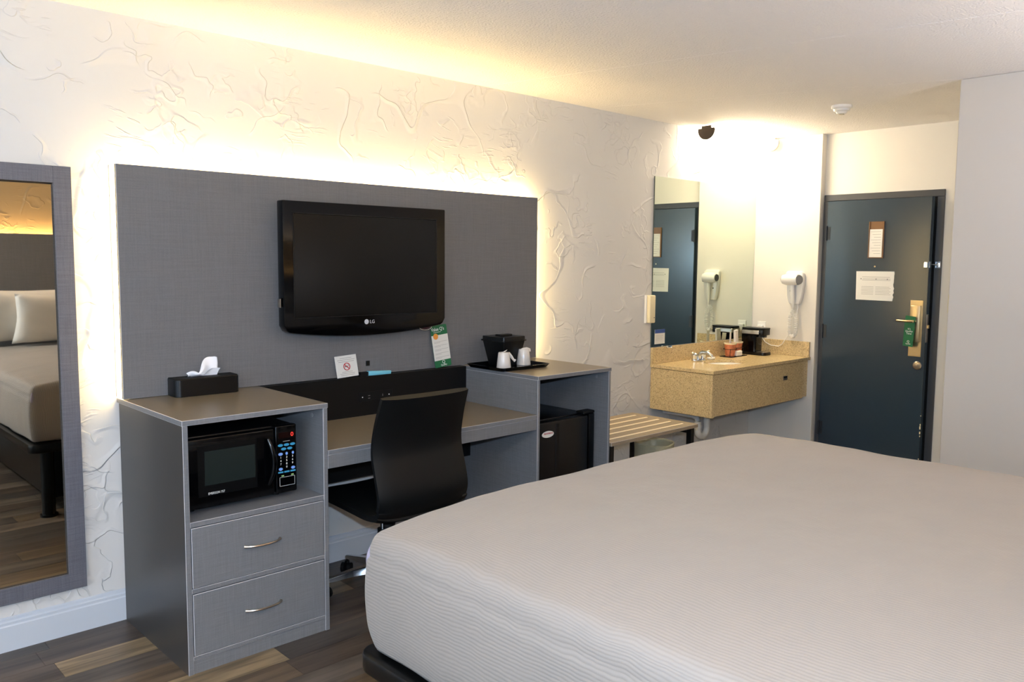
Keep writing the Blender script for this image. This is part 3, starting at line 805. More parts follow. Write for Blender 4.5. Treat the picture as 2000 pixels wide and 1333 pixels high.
# tray with ice bucket and two wrapped cups
ty = thing('serving_tray', 'black rectangular tray on the fridge cabinet', 'tray', (3.34, -.32, ZC))
TYM = Matrix.Translation((3.348, -.305, ZC)) @ Matrix.Diagonal((.90, .84, 1, 1)) @ Matrix.Rotation(math.radians(0), 4, 'Z')
b = bmesh.new()
o1 = rrect(-.188, .188, -.165, .165, .02, 4); o2 = rrect(-.205, .205, -.182, .182, .024, 4)
i1 = rrect(-.183, .183, -.160, .160, .018, 4); i2 = rrect(-.200, .200, -.177, .177, .022, 4)
rings = [[b.verts.new((p[0], p[1], z)) for p in o] for o, z in ((o1, .0005), (o2, .020), (i2, .0205), (i1, .004))]
for r0, r1 in zip(rings, rings[1:]):
    n = len(r0)
    for i in range(n): b.faces.new((r0[i], r0[(i+1) % n], r1[(i+1) % n], r1[i]))
b.faces.new(rings[0][::-1]); b.faces.new(rings[-1])
bmesh.ops.transform(b, matrix=TYM, verts=b.verts); obj('tray_body', b, m_gloss, ty, smooth=True)
ib = thing('ice_bucket', 'square black tapered ice bucket with lid on the tray', 'ice bucket', (3.40, -.22, ZC+.004))
IBM = Matrix.Translation((3.385, -.225, ZC+.0045)) @ Matrix.Rotation(math.radians(3), 4, 'Z')
def frust(a0, a1, z0, z1, r):
    b = bmesh.new(); p0 = rrect(-a0, a0, -a0, a0, r, 3); p1 = rrect(-a1, a1, -a1, a1, r, 3)
    v0 = [b.verts.new((p[0], p[1], z0)) for p in p0]; v1 = [b.verts.new((p[0], p[1], z1)) for p in p1]; n = len(v0)
    for i in range(n): b.faces.new((v0[i], v0[(i+1) % n], v1[(i+1) % n], v1[i]))
    b.faces.new(v0[::-1]); b.faces.new(v1); return b
lp('bucket_body', frust(.062, .088, 0, .142, .010), m_satin, ib, IBM, smooth=True)
b = frust(.094, .094, .136, .143, .010); join(b, frust(.088, .087, .1435, .162, .010))
lidb = lp('lid', b, m_satin, ib, IBM, smooth=True)
lp('lid_grip', prism([(-.05, .162), (-.045, .172), (.045, .172), (.05, .162)], 'y', -.022, .022, .003, 2), m_satin, lidb, IBM)
def cup(x, y, lab, flip):
    t = thing('wrapped_cup', lab, 'cup', (x, y, ZC+.005), 0, None)
    b = lathe([(0, .0005), (.039, .0005), (.040, .004), (.031, .086), (.029, .090), (0, .090)], x, y, 24)
    bmesh.ops.translate(b, vec=(0, 0, ZC+.0045), verts=b.verts)
    for v in b.verts:
        n_ = noise.noise(v.co*60); v.co.x += .0012*n_; v.co.y += .0012*n_
    obj('cup_body', b, m_wrap, t, smooth=True)
    z_ = ZC+.093
    b = bmesh.new()
    if flip:
        pts = [(x+.022, y-.012, z_-.004), (x+.036, y-.020, z_-.022), (x+.048, y-.026, z_-.040), (x+.056, y-.03, z_-.046)]
        b = tube(pts, [.010, .009, .006, .009], 7); join(b, tube([(x-.02, y, z_-.002), (x-.002, y-.006, z_+.006), (x+.014, y-.01, z_+.014)], [.004, .003, .0015], 5))
    else:
        b = tube([(x-.030, y, z_-.006), (x-.014, y-.01, z_+.001), (x+.01, y-.014, z_+.004), (x+.030, y-.016, z_-.002), (x+.034, y-.018, z_-.014)], [.006, .008, .008, .007, .003], 7)
    obj('wrap_twist', b, m_wrap, t, smooth=True)
cup(3.248, -.375, 'plastic-wrapped upturned cup at the front corner of the tray', True)
cup(3.458, -.312, 'plastic-wrapped upturned cup behind and right of the ice bucket', False)

# ================================================================ office chair
CX, CY = 2.33, -.62
ch = thing('office_chair', 'black leather office chair with low curved back at the desk', 'chair', (CX, CY, 0))
# one continuous curved shell: profile in (y, z), swept across x
prof = [(.30, .462), (.24, .485), (.10, .483), (-.06, .475), (-.165, .471), (-.235, .484), (-.264, .528), (-.270, .58), (-.243, .68), (-.228, .74), (-.228, .80), (-.243, .87), (-.262, .93), (-.285, .992)]
def catmull(P, m=5):
    out = []
    for i in range(len(P)-1):
        p0 = P[max(i-1, 0)]; p1 = P[i]; p2 = P[i+1]; p3 = P[min(i+2, len(P)-1)]
        for k in range(m):
            t = k/m
            out.append(tuple(.5*((2*b)+(-a+c)*t+(2*a-5*b+4*c-d)*t*t+(-a+3*b-3*c+d)*t**3) for a, b, c, d in zip(p0, p1, p2, p3)))
    out.append(tuple(P[-1])); return out
pc = catmull(prof)
def shell(pc, halfw, th, nx=16, bow=.022):
    b = bmesh.new(); F = []; K = []
    n = len(pc)
    for i, (yy, zz) in enumerate(pc):
        a = pc[max(i-1, 0)]; c = pc[min(i+1, n-1)]; d = Vector((c[0]-a[0], c[1]-a[1])).normalized(); nn = Vector((-d.y, d.x))  # outward (below/behind)
        fr_, kr = [], []
        wv = halfw(i/(n-1))
        for j in range(nx+1):
            s = -1+2*j/nx; t_ = th*(1-.55*abs(s)**6)
            bo = bow*(s*s-.35)
            cy_, cz_ = yy + (bo if zz > .51 else 0)*1., zz + (bo*.5 if zz <= .51 else 0)
            fr_.append(b.verts.new((s*wv, cy_-nn.x*t_/2, cz_-nn.y*t_/2))); kr.append(b.verts.new((s*wv, cy_+nn.x*t_/2, cz_+nn.y*t_/2)))
        F.append(fr_); K.append(kr)
    for i in range(n-1):
        for j in range(nx):
            b.faces.new((F[i][j], F[i+1][j], F[i+1][j+1], F[i][j+1])); b.faces.new((K[i][j], K[i][j+1], K[i+1][j+1], K[i+1][j]))
        b.faces.new((F[i][0], K[i][0], K[i+1][0], F[i+1][0])); b.faces.new((F[i][nx], F[i+1][nx], K[i+1][nx], K[i][nx]))
    for j in range(nx):
        b.faces.new((F[0][j], F[0][j+1], K[0][j+1], K[0][j])); b.faces.new((F[-1][j], K[-1][j], K[-1][j+1], F[-1][j+1]))
    bmesh.ops.bevel(b, geom=[e for e in b.edges if e.calc_face_angle(0) > .9], offset=.006, segments=2, affect='EDGES')
    return b
hw = lambda t: .232 + .012*math.sin(PI*min(1, t*1.15)) - .006*max(0, t-.8)*5
ns_ = [i for i, p in enumerate(pc) if p[1] > .482 and p[0] < -.2][0]
b = shell(pc[:ns_+2], lambda t: .235 - .03*max(0, .25-t)*4*.5 + .0*t, .055)
obj('seat', b, m_leather, ch, local=True, smooth=True)
b = shell(pc[ns_:], lambda t: .234-.008*t+.006*math.sin(PI*t), .034)
obj('backrest', b, m_leather, ch, local=True, smooth=True)
BX_, BY_ = .07, .16
b = box(-.10, .14, -.10, .22, .424, .446, .004); box(BX_-.05, BX_+.05, BY_-.07, BY_+.07, .390, .425, .008, 2, bm=b)
obj('seat_plate', b, m_matt, ch, local=True)
obj('tilt_knob', cyl((-.160, -.225, .455), (-.160, -.225, .385), .026, .023, 20), m_satin, ch, local=True, smooth=True)
b = tube([(.05, -.06, .405), (.12, -.12, .405), (.185, -.18, .412)], [.008, .008, .014], 8); box(.16, .215, -.20, -.17, .385, .440, .008, 2, bm=b)
obj('height_lever', b, m_satin, ch, local=True, smooth=True)
b = cyl((BX_, BY_, .28), (BX_, BY_, .425), .014, seg=18)
obj('gas_lift', b, m_chrome, ch, local=True, smooth=True)
obj('lift_cover', cyl((BX_, BY_, .09), (BX_, BY_, .29), .027, .025, 20), m_satin, ch, local=True, smooth=True)
obj('hub', cyl((BX_, BY_, .075), (BX_, BY_, .122), .048, .040, 24), m_chrome, ch, local=True, smooth=True)
for i in range(5):
    a = math.radians(92+72*i); d = Vector((math.cos(a), math.sin(a), 0)); n = Vector((-d.y, d.x, 0))
    b = bmesh.new(); rr = []
    for r_, w_, zt, zb in ((.03, .026, .128, .086), (.15, .023, .112, .082), (.29, .015, .084, .066), (.305, .010, .080, .068)):
        rr.append([b.verts.new(Vector((BX_, BY_, 0))+d*r_+n*s*w_*q+Vector((0, 0, z))) for s, q, z in ((-1, 1, zb), (-1, .75, zt), (1, .75, zt), (1, 1, zb))])
    for r0, r1 in zip(rr, rr[1:]):
        for k_ in range(4): b.faces.new((r0[k_], r0[(k_+1) % 4], r1[(k_+1) % 4], r1[k_]))
    b.faces.new(rr[0][::-1]); b.faces.new(rr[-1])
    bmesh.ops.bevel(b, geom=list(b.edges), offset=.003, segments=2, affect='EDGES')
    leg = obj('base_leg', b, m_chrome, ch, local=True, smooth=True, label=None)
    e = Vector((BX_, BY_, 0))+d*.292; a2 = a+.6; ax = Vector((math.cos(a2), math.sin(a2), 0)); pp = Vector((-ax.y, ax.x, 0))*.018
    b = bmesh.new()
    for s in (-1, 1):
        c0 = e+pp+Vector((0, 0, .0255)); cyl(c0+ax*s*.008, c0+ax*s*.024, .025, seg=20, bm=b)
    cyl(e+Vector((0, 0, .03)), e+Vector((0, 0, .070)), .006, seg=10, bm=b)
    join(b, box(-.008, .008, -.012, .012, .04, .058, .003), Matrix.Translation(e+pp*.6))
    obj('caster', b, m_matt, ch, local=True, smooth=True)

# ================================================================ bed
bx0, bx1, by0, by1 = 1.458, 3.51, -3.93, -1.765
ZT = .800; ZM = .470
bd = thing('bed_frame', 'black bed base with raised rim under the big mattress', 'bed frame', ((bx0+bx1)/2, (by0+by1)/2, 0))
b = prism(rrect(bx0-.026, bx1+.026, by0, by1+.030, .06, 6), 'z', .408, .462, .008, 2)
obj('rim', b, m_bedframe, bd, smooth=True)
obj('platform', box(bx0+.02, bx1-.02, by0+.02, by1-.02, .4625, .4675), m_matt, bd)
for a in ((bx0+.10, bx0+.125, by0+.1, by1-.10), (bx1-.125, bx1-.10, by0+.1, by1-.10), (bx0+.126, bx1-.126, by1-.125, by1-.10)):
    obj('skirt_panel', box(a[0], a[1], a[2], a[3], .10, .4075, .003), m_bedframe, bd)
for xx in (bx0+.09, (bx0+bx1)/2, bx1-.09):
    for yy in (by1-.09, by0+.12):
        b = cyl((xx, yy, .012), (xx, yy, .4075), .038, .040, 20); cyl((xx, yy, 0), (xx, yy, .014), .05, seg=20, bm=b)
        obj('leg', b, m_bedframe, bd, smooth=True)
# spread: a rounded box with crown, sagging corners and a wavy hem
def pillow_box(x0, x1, y0, y1, z0, z1, r, nx, ny, nz, bottom=True):
    b = bmesh.new(); vs = {}
    def V(i, j, k):
        if (i, j, k) in vs: return vs[(i, j, k)]
        def g(i, n, a, c):
            t = i/n; t = .5-.5*math.cos(PI*t) if n > 6 else t
            return a + (c-a)*(.55*t+.45*i/n)
        p = Vector((g(i, nx, x0, x1), g(j, ny, y0, y1), z0+(z1-z0)*k/nz))
        vs[(i, j, k)] = b.verts.new(p); return vs[(i, j, k)]
    for i in range(nx):
        for j in range(ny):
            b.faces.new((V(i, j, nz), V(i+1, j, nz), V(i+1, j+1, nz), V(i, j+1, nz)))
            if bottom: b.faces.new((V(i, j, 0), V(i, j+1, 0), V(i+1, j+1, 0), V(i+1, j, 0)))
    for k in range(nz):
        for i in range(nx):
            b.faces.new((V(i, 0, k), V(i+1, 0, k), V(i+1, 0, k+1), V(i, 0, k+1))); b.faces.new((V(i, ny, k), V(i, ny, k+1), V(i+1, ny, k+1), V(i+1, ny, k)))
        for j in range(ny):
            b.faces.new((V(0, j, k), V(0, j, k+1), V(0, j+1, k+1), V(0, j+1, k))); b.faces.new((V(nx, j, k), V(nx, j+1, k), V(nx, j+1, k+1), V(nx, j, k+1)))
    return b
mt_ = thing('mattress', 'thick king mattress on the black bed base', 'mattress', ((bx0+bx1)/2, (by0+by1)/2, .468))
obj('core', box(bx0+.03, bx1-.03, by0+.02, by1-.04, .468, ZT-.06, .04, 4), m_sheet, mt_, smooth=True)
b = pillow_box(bx0, bx1, by0, by1, ZM, ZT, 0, 90, 90, 26, bottom=False)
R = .050; RV = .032
uvd = {}
for v in b.verts:
    x_, y_, z_ = v.co
    uvd[v] = (x_ if z_ > ZT-1e-4 or bx0+1e-4 < x_ < bx1-1e-4 else (x_ - (ZT-z_) if x_ <= bx0+1e-4 else x_ + (ZT-z_)), y_)
    if by1-1e-4 < y_: uvd[v] = (x_, y_ + (ZT-z_)) if z_ < ZT-1e-4 else (x_, y_)
for v in b.verts:
    p = v.co.copy()
    q = Vector((min(max(p.x, bx0+RV), bx1-RV), min(max(p.y, by0+RV), by1-RV), min(p.z, ZT-R)))
    d = p-q; d = Vector((d.x/RV, d.y/RV, d.z/R))
    if d.length > 1:
        d.normalize(); p = q + Vector((d.x*RV, d.y*RV, d.z*R))
    tx = (p.x-(bx0+bx1)/2)/((bx1-bx0)/2); ty_ = (p.y-(by0+by1)/2)/((by1-by0)/2)
    crown = .060*(1-abs(tx)**4.0)*(1-max(0, ty_)**6*.5)
    if p.z > ZT-R-.01: p.z += crown*min(1, (p.z-(ZT-R-.01))/R)
    sag = max(0, (p.z-.6)/.2)
    p.z -= .004*sag*max(0, abs(tx)-.8)/.2*max(0, ty_-.75)/.25
    # the sides bulge softly and the cloth ripples
    low = (ZT-p.z)/(ZT-ZM)
    if low > .2:
        bul = .009*math.sin(PI*min(1, low))
        if abs(tx) > .93: p.x += math.copysign(bul, tx)
        if ty_ > .93: p.y += bul
        tuck = max(0, low-.75)/.25
        if abs(tx) > .9: p.x -= math.copysign(.010*tuck*tuck, tx)
        if ty_ > .9: p.y -= .012*tuck*tuck
    nn = noise.noise(Vector((p.x*2.3, p.y*2.3, p.z*2.3)))*.008 + noise.noise(Vector((p.x*7, p.y*7, p.z*5)))*.003
    p.z += nn
    if low > .1: p.x += nn*1.2*(-1 if tx < 0 else 1)*(abs(tx) > .9); p.y += nn*(ty_ > .9)
    if low > .97: p.z += .012*noise.noise(Vector((p.x*5, p.y*5, 3)))
    v.co = p
uvl = b.loops.layers.uv.new('UVMap')
for f in b.faces:
    for l in f.loops: l[uvl].uv = uvd[l.vert]
spr = obj('bedspread', b, m_quilt, smooth='all', label='pale grey ribbed bedspread covering the whole king bed', cat='bedspread')
so = spr.modifiers.new('thick', 'SOLIDIFY'); so.thickness = .004; so.offset = 1
# piped seam at the foot corner
pts = [(bx0+.010-.004*math.sin(PI*t), by1-.012+.008*math.sin(PI*t), ZT-.030-.10*t) for t in [i/16 for i in range(17)]]
obj('corner_seam', tube(pts, [.003+.008*math.sin(PI*i/16) for i in range(17)], 8), m_pipe, spr, smooth=True, label='mauve seam patch at the foot corner')
# pillows
def pillow(cx, cy, w, h, th, tilt, rot, label, cz):
    b = bmesh.new(); n = 22; G = [[], []]
    for s in (0, 1):
        for i in range(n+1):
            row = []
            for j in range(n+1):
                u, v_ = -1+2*i/n, -1+2*j/n
                e = (1-abs(u)**3.2)*(1-abs(v_)**3.2); e = max(0, e)**.55
                px_ = u*w/2*(1-.07*(1-abs(v_)**1.5)*abs(u)**4); py_ = v_*h/2*(1-.10*(1-abs(u)**1.5)*abs(v_)**4)
                zz = (1 if s else -1)*th/2*e + .006*noise.noise(Vector((u*2.5+cx, v_*2.5, s)))
                row.append(b.verts.new((px_, py_, zz)))
            G[s].append(row)
    for i in range(n):
        for j in range(n):
            b.faces.new((G[1][i][j], G[1][i+1][j], G[1][i+1][j+1], G[1][i][j+1])); b.faces.new((G[0][i][j], G[0][i][j+1], G[0][i+1][j+1], G[0][i+1][j]))
    bmesh.ops.remove_doubles(b, verts=b.verts, dist=.0125)
    m_ = Matrix.Translation((cx, cy, cz)) @ Matrix.Rotation(rot, 4, 'Z') @ Matrix.Rotation(tilt, 4, 'X')
    bmesh.ops.transform(b, matrix=m_, verts=b.verts)
    obj('pillow', b, m_sheet, smooth='all', label=label, cat='pillow', group=None)
pillow(1.92, -3.80, .78, .46, .17, math.radians(68), 0, 'plump white pillow propped against the headboard, nearest the window side', 1.090)
pillow(2.16, -3.60, .74, .44, .16, math.radians(64), .05, 'white pillow in front of the pair seen in the dressing mirror', 1.075)
pillow(3.20, -3.80, .78, .46, .17, math.radians(68), 0, 'white pillow against the headboard on the bathroom side of the bed', 1.090)
# headboard with lit top
hbd = thing('headboard', 'wide dark grey headboard with warm light along its top', 'headboard', (2.45, -4.03, 0))
obj('headboard_panel', banded(.60, 4.3, -4.02, -4.0, .30, 1.735), [m_panel, m_band], hbd)
obj('spacer', box(.65, 4.25, -4.099, -4.021, .30, 1.69), m_matt, hbd)
obj('light_strip', box(.66, 4.24, -4.085, -4.035, 1.691, 1.705), m_bstrip, hbd)

# ================================================================ dressing mirror
dmr = thing('dressing_mirror', 'tall grey-framed dressing mirror on the wall beside the drawer cabinet', 'mirror', (.89, -.02, .19))
q0, q1, r0_, r1_ = .56, 1.227, .194, 1.909; fwid = .066
for nm, a in (('frame_stile', (q1-fwid, q1, r0_, r1_)), ('frame_stile', (q0, q0+fwid, r0_, r1_)), ('frame_rail', (q0+fwid, q1-fwid, r1_-fwid, r1_)), ('frame_rail', (q0+fwid, q1-fwid, r0_, r0_+fwid))):
    obj(nm, box(a[0], a[1], -.030, -.001, a[2], a[3], .0012), m_frame, dmr)
bev = bmesh.new(); i0, i1, j0, j1 = q0+fwid, q1-fwid, r0_+fwid, r1_-fwid; e = .007
obj('mirror_glass', box(i0+e, i1-e, -.0235, -.002, j0+e, j1-e), m_mirror2, dmr)
vv = [[bev.verts.new(p) for p in ((x0_, yy, z0_), (x1_, yy, z0_), (x1_, yy, z1_), (x0_, yy, z1_))] for x0_, x1_, z0_, z1_, yy in ((i0, i1, j0, j1, -.0205), (i0+e, i1-e, j0+e, j1-e, -.0236))]
for k_ in range(4): bev.faces.new((vv[0][k_], vv[0][(k_+1) % 4], vv[1][(k_+1) % 4], vv[1][k_]))
obj('bevelled_edge', bev, m_mirror2, dmr)

# ================================================================ luggage bench and bin
bn = thing('luggage_bench', 'low luggage bench with pale rails and black legs', 'bench', (4.21, -.41, 0))
n0, n1, ny0, ny1, nz = 3.785, 4.632, -.694, -.165, .535
obj('bench_top', banded(n0, n1, ny0, ny1, nz-.022, nz), [m_benchtop, m_band], bn)
for i in range(5):
    yy = ny0+.058+i*.094
    obj('rail', box(n0+.02, n1-.075, yy, yy+.016, nz, nz+.004, .0015), m_benchrail, bn)
for xx in (n0+.012, n1-.048):
    for yy in (ny0+.02, ny1-.055):
        obj('leg', box(xx, xx+.036, yy, yy+.036, 0, nz-.0225, .002), m_satin, bn)
for yy in (ny0+.045, ny1-.05): pass
for xx in (n0+.018, n1-.042): obj('leg_rail', box(xx, xx+.024, ny0+.056, ny1-.055, nz-.062, nz-.0225, .002), m_satin, bn)
wb = thing('waste_bin', 'small waste bin with clear liner under the luggage bench', 'bin', (4.57, -.40, 0))
b = lathe([(0, 0), (.090, 0), (.094, .004), (.120, .365), (.124, .370), (.116, .366), (.090, .012), (0, .010)], 4.57, -.40, 36)
obj('bin_body', b, m_bin, wb, smooth=True)
b = lathe([(.128, .26), (.126, .33), (.130, .376), (.124, .382), (.114, .370), (.104, .20), (.088, .02), (0, .018)], 4.57, -.40, 48)
for v in b.verts:
    if v.co.z > .1:
        n_ = noise.noise(v.co*22)*.007; v.co.z += n_*1.2; v.co.x += n_*.6
obj('liner', b, m_liner, wb, smooth=True)

# ================================================================ vanity
V0, V1, VY, VZ = 5.030, XA, -.535, .818
vn = thing('vanity', 'wall-hung tan speckled stone washstand in the corner', 'vanity', ((V0+V1)/2, -.27, .494))
SXC, SYC, SRX, SRY = 5.57, -.275, .185, .135
# top slab with an oval hole
b = bmesh.new(); n = 48
outer = []
for k_ in range(n):
    a = 2*PI*k_/n; dx, dy = math.cos(a), math.sin(a)
    ts = []
    if dx > 1e-9: ts.append((V1-.001-SXC)/dx)
    if dx < -1e-9: ts.append((V0-SXC)/dx)
    if dy > 1e-9: ts.append((-.001-SYC)/dy)
    if dy < -1e-9: ts.append((VY-SYC)/dy)
    t = min(ts); outer.append((SXC+dx*t, SYC+dy*t))
# snap the ring to the slab's corners
for cxn, cyn in ((V0, VY), (V1-.001, VY), (V0, -.001), (V1-.001, -.001)):
    k_ = min(range(n), key=lambda i: (outer[i][0]-cxn)**2+(outer[i][1]-cyn)**2); outer[k_] = (cxn, cyn)
inner = [(SXC+SRX*math.cos(2*PI*k_/n), SYC+SRY*math.sin(2*PI*k_/n)) for k_ in range(n)]
ot = [b.verts.new((p[0], p[1], VZ)) for p in outer]; it = [b.verts.new((p[0], p[1], VZ)) for p in inner]
ob = [b.verts.new((p[0], p[1], VZ-.022)) for p in outer]; ib_ = [b.verts.new((p[0], p[1], VZ-.022)) for p in inner]
for k_ in range(n):
    k2 = (k_+1) % n
    b.faces.new((ot[k_], ot[k2], it[k2], it[k_])); b.faces.new((ob[k2], ob[k_], ib_[k_], ib_[k2]))
    b.faces.new((ot[k2], ot[k_], ob[k_], ob[k2])); b.faces.new((it[k_], it[k2], ib_[k2], ib_[k_]))
obj('countertop', b, m_gran, vn)
obj('front_panel', box(V0+.045, V1-.085, VY+.012, VY+.032, .500, VZ-.0268, .001), m_gran, vn)
obj('corner_post', box(V0+.008, V0+.0420, VY+.010, VY+.032, .494, VZ-.0268, .001), m_gran, vn)
obj('end_filler', box(V1-.084, V1-.001, VY+.022, VY+.042, .504, VZ-.0268, .001), m_gran, vn)
obj('side_panel', box(V0+.008, V0+.028, VY+.033, -.001, .494, VZ-.0268, .001), m_gran, vn)
b = box(V0+.016, V1-.05, VY+.020, VY+.03, VZ-.0265, VZ-.0222)  # dark strip stands in for the shade under the slab's overhang
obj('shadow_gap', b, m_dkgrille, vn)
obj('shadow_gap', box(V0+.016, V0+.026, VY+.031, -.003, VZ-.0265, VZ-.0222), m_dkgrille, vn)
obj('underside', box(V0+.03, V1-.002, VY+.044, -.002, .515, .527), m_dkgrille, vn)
obj('backsplash', box(V0, V1-.001, -.021, -.001, VZ+.0005, .937, .001), m_gran, vn)
obj('side_splash', box(V1-.021, V1-.001, -.528, -.022, VZ+.0005, .937, .001), m_gran, vn)
b = box(5.985, 6.05, VY+.008, VY+.0125, .668, .700, .001)
ho = obj('paper_slot', b, m_nickel, vn, label='small recessed metal paper slot')
obj('slot_opening', box(5.992, 6.043, VY+.0065, VY+.0085, .685, .697), m_dkgrille, ho)
b = lathe([(1.03, VZ-.0225), (.97, VZ-.03), (.90, VZ-.07), (.70, VZ-.115), (.35, VZ-.14), (.06, VZ-.145), (0, VZ-.145)], SXC, SYC, 48, sx=SRX, sy=SRY)
bs = obj('basin', b, m_bowl, vn, smooth='all', label='white oval ceramic basin')
obj('drain', cyl((SXC, SYC, VZ-.146), (SXC, SYC, VZ-.142), .022, seg=20), m_chrome, bs)
# tap
tp = thing('tap', 'chrome two-handle tap behind the oval basin', 'tap', (5.47, -.11, VZ))
tx_, ty0 = 5.47, -.115
obj('base_plate', prism(rrect(tx_-.075, tx_+.075, ty0-.026, ty0+.026, .025), 'z', VZ+.0005, VZ+.014, .004, 2), m_chrome, tp, smooth=True)
b = tube([(tx_, ty0+.005, VZ+.012), (tx_, ty0-.002, VZ+.045), (tx_, ty0-.03, VZ+.066), (tx_, ty0-.075, VZ+.066), (tx_, ty0-.112, VZ+.050), (tx_, ty0-.118, VZ+.038)], [.020, .018, .015, .013, .012, .011], 14)
obj('spout', b, m_chrome, tp, smooth=True)
for s in (-1, 1):
    b = lathe([(.022, VZ+.012), (.020, VZ+.03), (.024, VZ+.04), (.022, VZ+.058), (.010, VZ+.066), (0, VZ+.067)], tx_+.055*s, ty0, 18)
    join(b, tube([(tx_+.055*s, ty0, VZ+.055), (tx_+.085*s, ty0-.012, VZ+.064), (tx_+.108*s, ty0-.02, VZ+.072)], [.008, .007, .006], 8))
    obj('tap_handle', b, m_chrome, tp, smooth=True)
b = prism(rrect(5.60, 5.675, -.135, -.09, .02, 5), 'z', VZ+.0005, VZ+.018, .006, 3)
obj('soap_bar', b, m_bowl, smooth=True, label='wrapped white soap bar lying right of the tap', cat='soap')
b = prism(rrect(5.185, 5.25, .925, .942, .006, 4), 'y', -.034, -.0215, .002, 2)
obj('mirror_clip', b, m_chrome, smooth=True, label='small shiny clip under the mirror above the stone splash', cat='clip')
# mirror over the washstand
vm = thing('vanity_mirror', 'large frameless mirror above the stone washstand', 'mirror', (5.72, -.004, .94))
obj('mirror_glass', box(5.030, XA-.003, -.0065, -.0012, .940, 2.160), m_mirror, vm)
obj('glass_edge', box(5.0265, 5.0295, -.007, -.001, .940, 2.160), mat('glass_edge_green', (70, 80, 72), .3), vm)
mc = thing('mirror_card', 'small blue and white card stuck on the mirror bottom left', 'card', (5.125, -.008, .955))
obj('card_sheet', box(5.068, 5.188, -.0078, -.0068, .960, 1.066), m_cardw, mc)
obj('blue_header', box(5.068, 5.188, -.0084, -.0078, 1.038, 1.066), m_navy, mc)
b = bmesh.new()
for i in range(4): box(5.078, 5.165-.01*(i % 2), -.0083, -.0079, 1.020-.010*i-.0006, 1.020-.010*i+.0006, bm=b)
obj('printed_lines', b, m_ink, mc, kind='stuff')
# air freshener on the wall
af = thing('air_freshener', 'cream vertical dispenser on the plaster wall left of the mirror', 'dispenser', (4.985, -.02, 1.118))
obj('dispenser_body', box(4.955, 5.022, -.045, -.001, 1.120, 1.318, .008, 3), m_cream, af, smooth=True)
obj('back_plate', box(4.945, 4.954, -.02, -.001, 1.118, 1.318, .002), m_white, af)
obj('lens', cyl((5.005, -.0455, 1.158), (5.005, -.0468, 1.158), .004, seg=10), m_inkd, af)

# cup caddy
cz = VZ+.0005
cd_ = thing('cup_caddy', 'black wire caddy holding two terracotta cups on the washstand', 'caddy', (5.95, -.10, VZ))
K1, K2 = (5.895, -.115), (6.035, -.085)
b = tube([(K1[0]+.052*math.cos(a), K1[1]+.052*math.sin(a), cz+.062) for a in [2*PI*i/24 for i in range(25)]], .0022, 6)
join(b, tube([(K2[0]+.052*math.cos(a), K2[1]+.052*math.sin(a), cz+.062) for a in [2*PI*i/24 for i in range(25)]], .0022, 6))
join(b, tube([(K1[0]-.045, K1[1]-.03, cz+.062), (K1[0]-.043, K1[1]-.028, cz+.004), (K2[0]+.04, K2[1]-.045, cz+.004), (K2[0]+.045, K2[1]-.03, cz+.062)], .0022, 6))
box(K1[0]-.045, K2[0]+.045, -.155, -.05, cz, cz+.004, .001, bm=b)
obj('rack', b, m_matt, cd_, smooth=True)
b = box(5.955, 5.975, -.115, -.095, cz+.004, cz+.092, .004, 2); join(b, cyl((5.965, -.105, cz+.08), (5.965, -.105, cz+.105), .014, seg=14))
obj('grip', b, m_matt, cd_)
for (kx, ky), lab in ((K1, 'terracotta patterned cup in the caddy, the left one'), (K2, 'terracotta patterned cup in the caddy, the one beside the coffee maker')):
    t = thing('ceramic_cup', lab, 'cup', (kx, ky, cz+.005), 0, 'terracotta cups in the caddy')
    b = lathe([(0, cz+.0045), (.034, cz+.0045), (.048, cz+.108), (.045, cz+.108), (.033, cz+.012), (0, cz+.011)], kx, ky, 28)
    obj('cup_body', b, m_terra, t, smooth=True)
    obj('rim_band', lathe([(.0475, cz+.099), (.0498, cz+.102), (.0500, cz+.110), (.0440, cz+.110), (.0440, cz+.106)], kx, ky, 28), m_cream, t, smooth=True)
b = box(5.935, 6.015, -.152, -.128, cz+.0045, cz+.045, .006, 2)
obj('sugar_packets', b, m_packet, label='white packets lying at the front of the cup caddy', cat='packets')
def pack(x, y, z, w_, h_, rz, rx, lab, m, th=.006):
    b = box(-w_/2, w_/2, -th/2, th/2, 0, h_, .002)
    bmesh.ops.transform(b, matrix=Matrix.Translation((x, y, z)) @ Matrix.Rotation(rz, 4, 'Z') @ Matrix.Rotation(rx, 4, 'Y'), verts=b.verts)
    obj('coffee_packet', b, m, label=lab, cat='packet')
pack(6.028, -.088, cz+.02, .05, .185, .1, -.10, 'tall crumpled white packet standing in the cup by the coffee maker', m_packet, .018)
pack(6.052, -.072, cz+.02, .035, .15, .5, .12, 'shorter white packet leaning behind the tall one in the caddy cup', m_packet)
pack(5.90, -.11, cz+.02, .030, .175, .2, .02, 'thin clear stirrer packet standing in the left caddy cup', m_packet, .004)

